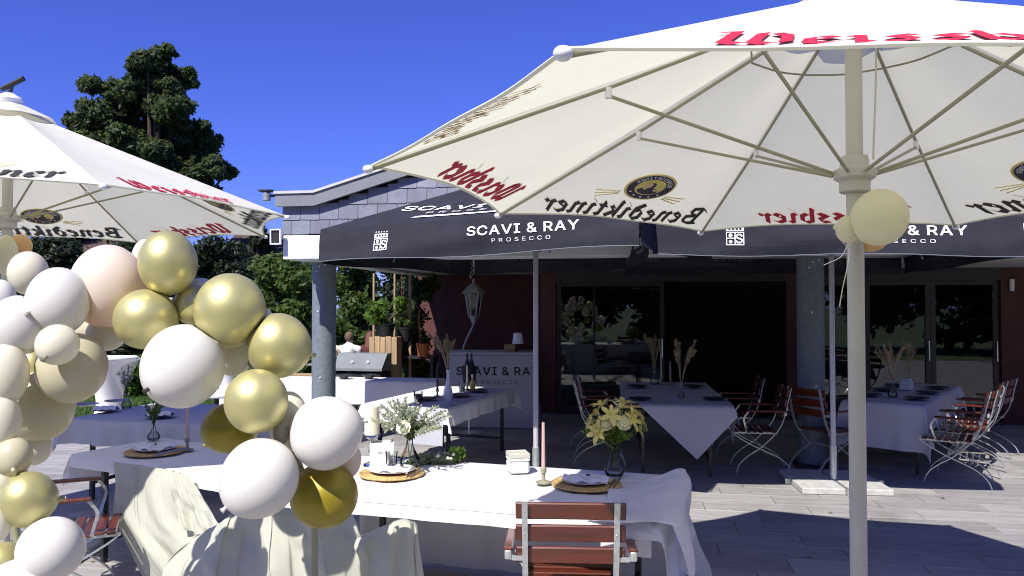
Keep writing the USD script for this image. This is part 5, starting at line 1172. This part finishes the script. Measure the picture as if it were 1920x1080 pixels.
# street lantern
c = D(868, 665, 13.2); t = thing('lantern', 'old fashioned lantern with curved arm against the red wall', 'lantern', (c[0], 13.2, 0), 0)
LZ = lambda py: D(868, py, 13.2)[2]; LX = (D(888, 560, 13.2) - c)[0]
obj('stem', tube(bez([(0, 0, 0), (0, 0, LZ(665)), (.05, 0, LZ(640)), (LX * 1.1, 0, LZ(605)), (LX * 1.25, 0, LZ(595))], 6), .018, 8), 'pole_grey', t, smooth=50)
gz0, gz1 = LZ(592), LZ(550)
for k in range(6):
    a, b = 2 * PI * k / 6, 2 * PI * (k + 1) / 6; r0, r1 = .09, .155
    obj('bar', tube([(LX + r0 * math.cos(a), r0 * math.sin(a), gz0), (LX + r1 * math.cos(a), r1 * math.sin(a), gz1)], .009, 5), 'pole_grey', t)
    v = np.array([(LX + r0 * .97 * math.cos(a), r0 * .97 * math.sin(a), gz0), (LX + r0 * .97 * math.cos(b), r0 * .97 * math.sin(b), gz0), (LX + r1 * .97 * math.cos(b), r1 * .97 * math.sin(b), gz1), (LX + r1 * .97 * math.cos(a), r1 * .97 * math.sin(a), gz1)])
    obj('pane', trimesh.Trimesh(v, [[0, 1, 2], [0, 2, 3]], process=False), 'thin_glass', t)
obj('roof', lathe([(.22, gz1), (.20, gz1 + .02), (.11, gz1 + .12), (.04, gz1 + .17), (.02, gz1 + .20), (.03, gz1 + .225), (.008, gz1 + .27)], (LX, 0), 6), 'pole_grey', t); obj('neck', lathe([(.03, gz0 - .14), (.05, gz0 - .08), (.10, gz0)], (LX, 0), 10), 'pole_grey', t, smooth=40)
# hanging chain
ch = D(883, 480, 9.4); t = thing('hanging_chain', 'short chain hanging under the dark parasol above the lantern', 'chain', (ch[0], 9.4, 0), 0)
for k in range(7): l = trimesh.creation.torus(.018, .004, 12, 6); l.apply_transform(trimesh.transformations.rotation_matrix(PI / 2, (1, 0, 0) if k % 2 else (0, 1, 0))); l.apply_translation((0, 0, 2.33 - .03 * k)); obj('link', l, 'galvanized', t)
# gas grill
gx = D(678, 660, 12.0)[0]; t = thing('gas_grill', 'silver and black gas grill beyond the buffet table', 'grill', (gx, 12.1, 0), -.15)
Wg = .98
obj('cabinet', box(.78, .5, .62, (.0, 0, .42), bev=.01), 'black_plastic', t); obj('side_panel', box(.06, .52, .90, (-.43, 0, .52), bev=.008), 'zinc_fascia', t)
for s in (-1, 1): d_ = obj('door', box(.37, .02, .48, (s * .19, -.262, .40), bev=.004), 'black_plastic', t); obj('handle', tube([(s * .19 - .05, -.285, .60), (s * .19 + .05, -.285, .60)], .008, 6), 'chrome', d_)
cp = trimesh.convex.convex_hull(np.array([(x, y, z) for x in (-.40, .42) for y, z in ((-.30, .76), (-.30, .80), (-.02, 1.02), (.2, 1.02), (.2, .76))])); obj('control_panel', cp, 'zinc_fascia', t)
for k in (-.1, .16): kb = lathe([(.03, 0), (.026, .03)], n=16); kb.apply_transform(trimesh.transformations.rotation_matrix(math.radians(52), (1, 0, 0))); kb.apply_translation((k, -.20, .885)); obj('knob', kb, 'chrome', t, smooth=40)
obj('side_table', box(.40, .46, .03, (-.66, 0, .84), bev=.006), 'zinc_fascia', t)
for sx in (-1, 1):
    for sy in (-1, 1): obj('wheel', lathe([(.04, .0), (.045, .03), (.03, .08), (.0, .10)], (sx * .33, sy * .2), 14), 'dark_metal', t)
# wooden planter and pots, posts
c = D(721, 690, 12.5); t = thing('planter_box', 'tall planter of upright wooden boards right of the grill', 'planter', (c[0], 12.6, 0), -.1)
for k in range(5): obj('board', box(.088, .022, 1.26 + .02 * (k % 2), (-.19 + k * .095, -.17, .64), bev=.003), 'board_wood', t)
for k in range(4): obj('board', box(.022, .088, 1.26, (.225, -.14 + k * .095, .64), bev=.003), 'board_wood', t)
obj('filling', box(.40, .30, 1.22, (0, .01, .62)), 'black_plastic', t)
def pot_plant(px, py, dp, r, h, label, n, leaf, spread, seed, zb=None, potm='black_plastic', lf=.05):
    c = D(px, py, dp); z0 = c[2] if zb is None else zb; t = thing('potted_plant', label, 'plant', (c[0], dp, z0), 0)
    obj('pot', lathe([(r * .75, 0), (r, h * .9), (r * 1.06, h * .92), (r * 1.06, h), (r * .95, h), (r * .9, h * .9)], n=24), potm, t, smooth=40); obj('soil', lathe([(r * .9, h * .86), (r * .9, h * .9)], n=20), 'bark', t)
    rr = random.Random(seed); bl = [(rr.uniform(-1, 1) * spread, rr.uniform(-1, 1) * spread, h + spread * rr.uniform(.3, 1.5), spread * .5) for _ in range(9)]
    obj('stems', cat_([tube([(0, 0, h * .8), (b[0] * .5, b[1] * .5, (h + b[2]) / 2), b[:3]], .006, 5) for b in bl]), 'bark', t); obj('foliage', leaves(bl, n, lf, seed), leaf, t, kind='stuff'); return t
pot_plant(722, 628, 12.6, .17, .20, 'bright green plant in a black pot on the wooden planter', 900, 'leaf_bright', .25, 71, zb=1.285)
hp = pot_plant(758, 640, 12.9, .15, .24, 'hanging black pot with trailing leaves beside the red wall', 260, 'leaf_mid', .12, 72)
obj('hanger', cat_([tube([(.15 * math.cos(a), .15 * math.sin(a), .24), (0, 0, .95)], .004, 5) for a in (0, 2.1, 4.2)]), 'black_plastic', hp)
tp = pot_plant(793, 668, 12.7, .11, .22, 'orange terracotta pot with a thin upright stem by the red wall', 40, 'leaf_mid', .06, 73, potm='terracotta')
obj('stake', tube([(-.05, 0, .2), (-.07, 0, .62), (-.06, 0, .8)], .008, 6), 'terracotta', tp)
t = thing('flower_bench', 'dark low shelf carrying pots beside the red wall', 'shelf', (D(765, 690, 12.9)[0], 12.9, 0), -.1); obj('top', box(1.0, .4, .04, (0, 0, D(793, 668, 12.7)[2] - .021)), 'black_plastic', t)
for sx in (-1, 1): obj('leg', box(.05, .36, D(793, 668, 12.7)[2] - .042, (sx * .45, 0, (D(793, 668, 12.7)[2] - .042) / 2)), 'black_plastic', t)
for i, (px, dd, wd) in enumerate(((701, 13.1, .022), (740, 13.4, .020), (753, 13.8, .014), (769, 12.9, .028))):
    c = D(px, 560, dd); obj('wooden_post', place(lathe([(wd, 0), (wd * .9, ZS + .03)], n=12), (c[0], dd, 0)), ('board_wood', 'board_wood', 'chair_wood', 'board_wood')[i], None, 40, ('leftmost thin post between shrub and hanging plant', 'thin pale post behind the bright potted plant', 'thin reddish post behind the hanging pot', 'thickest pale post next to the red wall')[i], 'post')
c = D(786, 600, 13.3); t = thing('climbing_plant', 'dark climbing plant at the left end of the red wall', 'plant', (c[0], 13.25, 0), 0)  # leaves made denser and wider here to cover the sunlit wall end
rr = random.Random(8); bl = [(rr.uniform(-.22, .22), rr.uniform(-.18, .18), rr.uniform(.3, 2.2), rr.uniform(.14, .24)) for _ in range(34)]
obj('stems', cat_([tube(bez([(0, 0, 0), (.03, 0, b[2] * .5), b[:3]], 5), .008, 5) for b in bl[:10]]), 'bark', t); obj('foliage', leaves(bl, 4500, .05, 77), 'leaf_tree', t, kind='stuff')
# small dark plate stack on the buffet
for i, px in enumerate((640, 688)): c = G(px, 712, .76); obj('buffet_bowl', place(lathe([(.05, 0), (.10, .05), (.105, .055), (.095, .05), (.045, .006)], n=24), (c[0], c[1] + .15, .765)), 'dark_metal', None, 40, ('dark bowl on the buffet next to the column', 'dark bowl on the buffet before the grill')[i], 'bowl')

# ------------------------------------------------------------------ people seated on the lawn, seen from behind
def person(px, d, label, shirt, hair, long_hair=False, rz=0.0, skirt='print_navy'):
    c = D(px, 572, d); t = thing('person', label, 'person', (c[0], d, -.05), rz)
    def limb(js): 
        out = []
        for (a, ra), (b, rb) in zip(js[:-1], js[1:]):
            sa = m3.Manifold.sphere(ra, 20).translate(tuple(map(float, a))); sb = m3.Manifold.sphere(rb, 20).translate(tuple(map(float, b))); out.append((sa + sb).hull())
        return out
    def surf(parts, it=14):
        m = m3.Manifold.batch_boolean(parts, m3.OpType.Add).refine_to_length(.03).to_mesh(); q = trimesh.Trimesh(m.vert_properties[:, :3], m.tri_verts); trimesh.smoothing.filter_taubin(q, iterations=it); return q
    P = lambda x, y, z: np.array([x, y, z])
    body = limb([(P(0, 0, .52), .15), (P(0, -.02, .72), .135), (P(0, -.03, .92), .14), (P(0, -.01, 1.0), .075), (P(0, .01, 1.07), .055)])
    body += limb([(P(0, .015, 1.10), .06), (P(0, .02, 1.20), .088)]) + limb([(P(0, .03, 1.15), .07), (P(0, .10, 1.14), .02)])
    for s in (-1, 1):
        body += limb([(P(s * .07, -.02, .94), .08), (P(s * .19, -.02, .93), .062), (P(s * .23, .05, .68), .045), (P(s * .17, .28, .62), .034), (P(s * .14, .34, .62), .028)])
        body += limb([(P(s * .09, .02, .50), .095), (P(s * .11, .42, .50), .068), (P(s * .11, .44, .10), .045), (P(s * .11, .55, .05), .035)])
        for f in range(5): body += limb([(P(s * (.155 - f * .012), .35, .622), .012), (P(s * (.150 - f * .014), .40 + .01 * (f in (1, 2)), .608), .008), (P(s * (.148 - f * .014), .415, .59), .007)])
    obj('body', surf(body, 8), 'skin', t, smooth=True)
    top = limb([(P(0, 0, .52), .165), (P(0, -.02, .72), .152), (P(0, -.03, .92), .155), (P(0, -.01, 1.0), .085)])
    for s in (-1, 1): top += limb([(P(s * .07, -.02, .94), .094), (P(s * .19, -.02, .93), .078), (P(s * .215, .02, .78), .062)])
    obj('shirt', surf(top), shirt, t, smooth=True)
    leg = []
    for s in (-1, 1): leg += limb([(P(s * .09, .02, .50), .108), (P(s * .11, .42, .50), .080), (P(s * .11, .44, .16), .058)])
    obj('trousers', surf(leg), skirt, t, smooth=True)
    hr = limb([(P(0, .0, 1.21), .095), (P(0, -.01, 1.18), .092)])
    if long_hair: hr += limb([(P(0, -.03, 1.16), .09), (P(0, -.09, .96), .085), (P(0, -.12, .80), .05)])
    obj('hair', surf(hr), hair, t, smooth=True)
    return c
bx = D(650, 640, 15.6)[0]
bn = thing('garden_bench', 'plain bench on the lawn carrying the seated guests', 'bench', (bx, 15.6, -.05), 0)
for k in range(3): obj('seat_slat', box(2.2, .11, .03, (0, -.12 + .12 * k, .40), bev=.004), 'board_wood', bn)
for s in (-1, 1): obj('leg', box(.06, .34, .38, (s * .95, 0, .195)), 'board_wood', bn)
person(655, 15.55, 'person with short brown hair in a white shirt seated beyond the grill', 'shirt_white', 'hair_brown')
person(618, 15.5, 'person with long fair hair seated beside the grey column', 'shirt_sand', 'hair_blond', True, .2)
person(694, 15.6, 'person with long auburn hair in dark red seated behind the wooden planter', 'shirt_dark', 'hair_auburn', True, -.1)
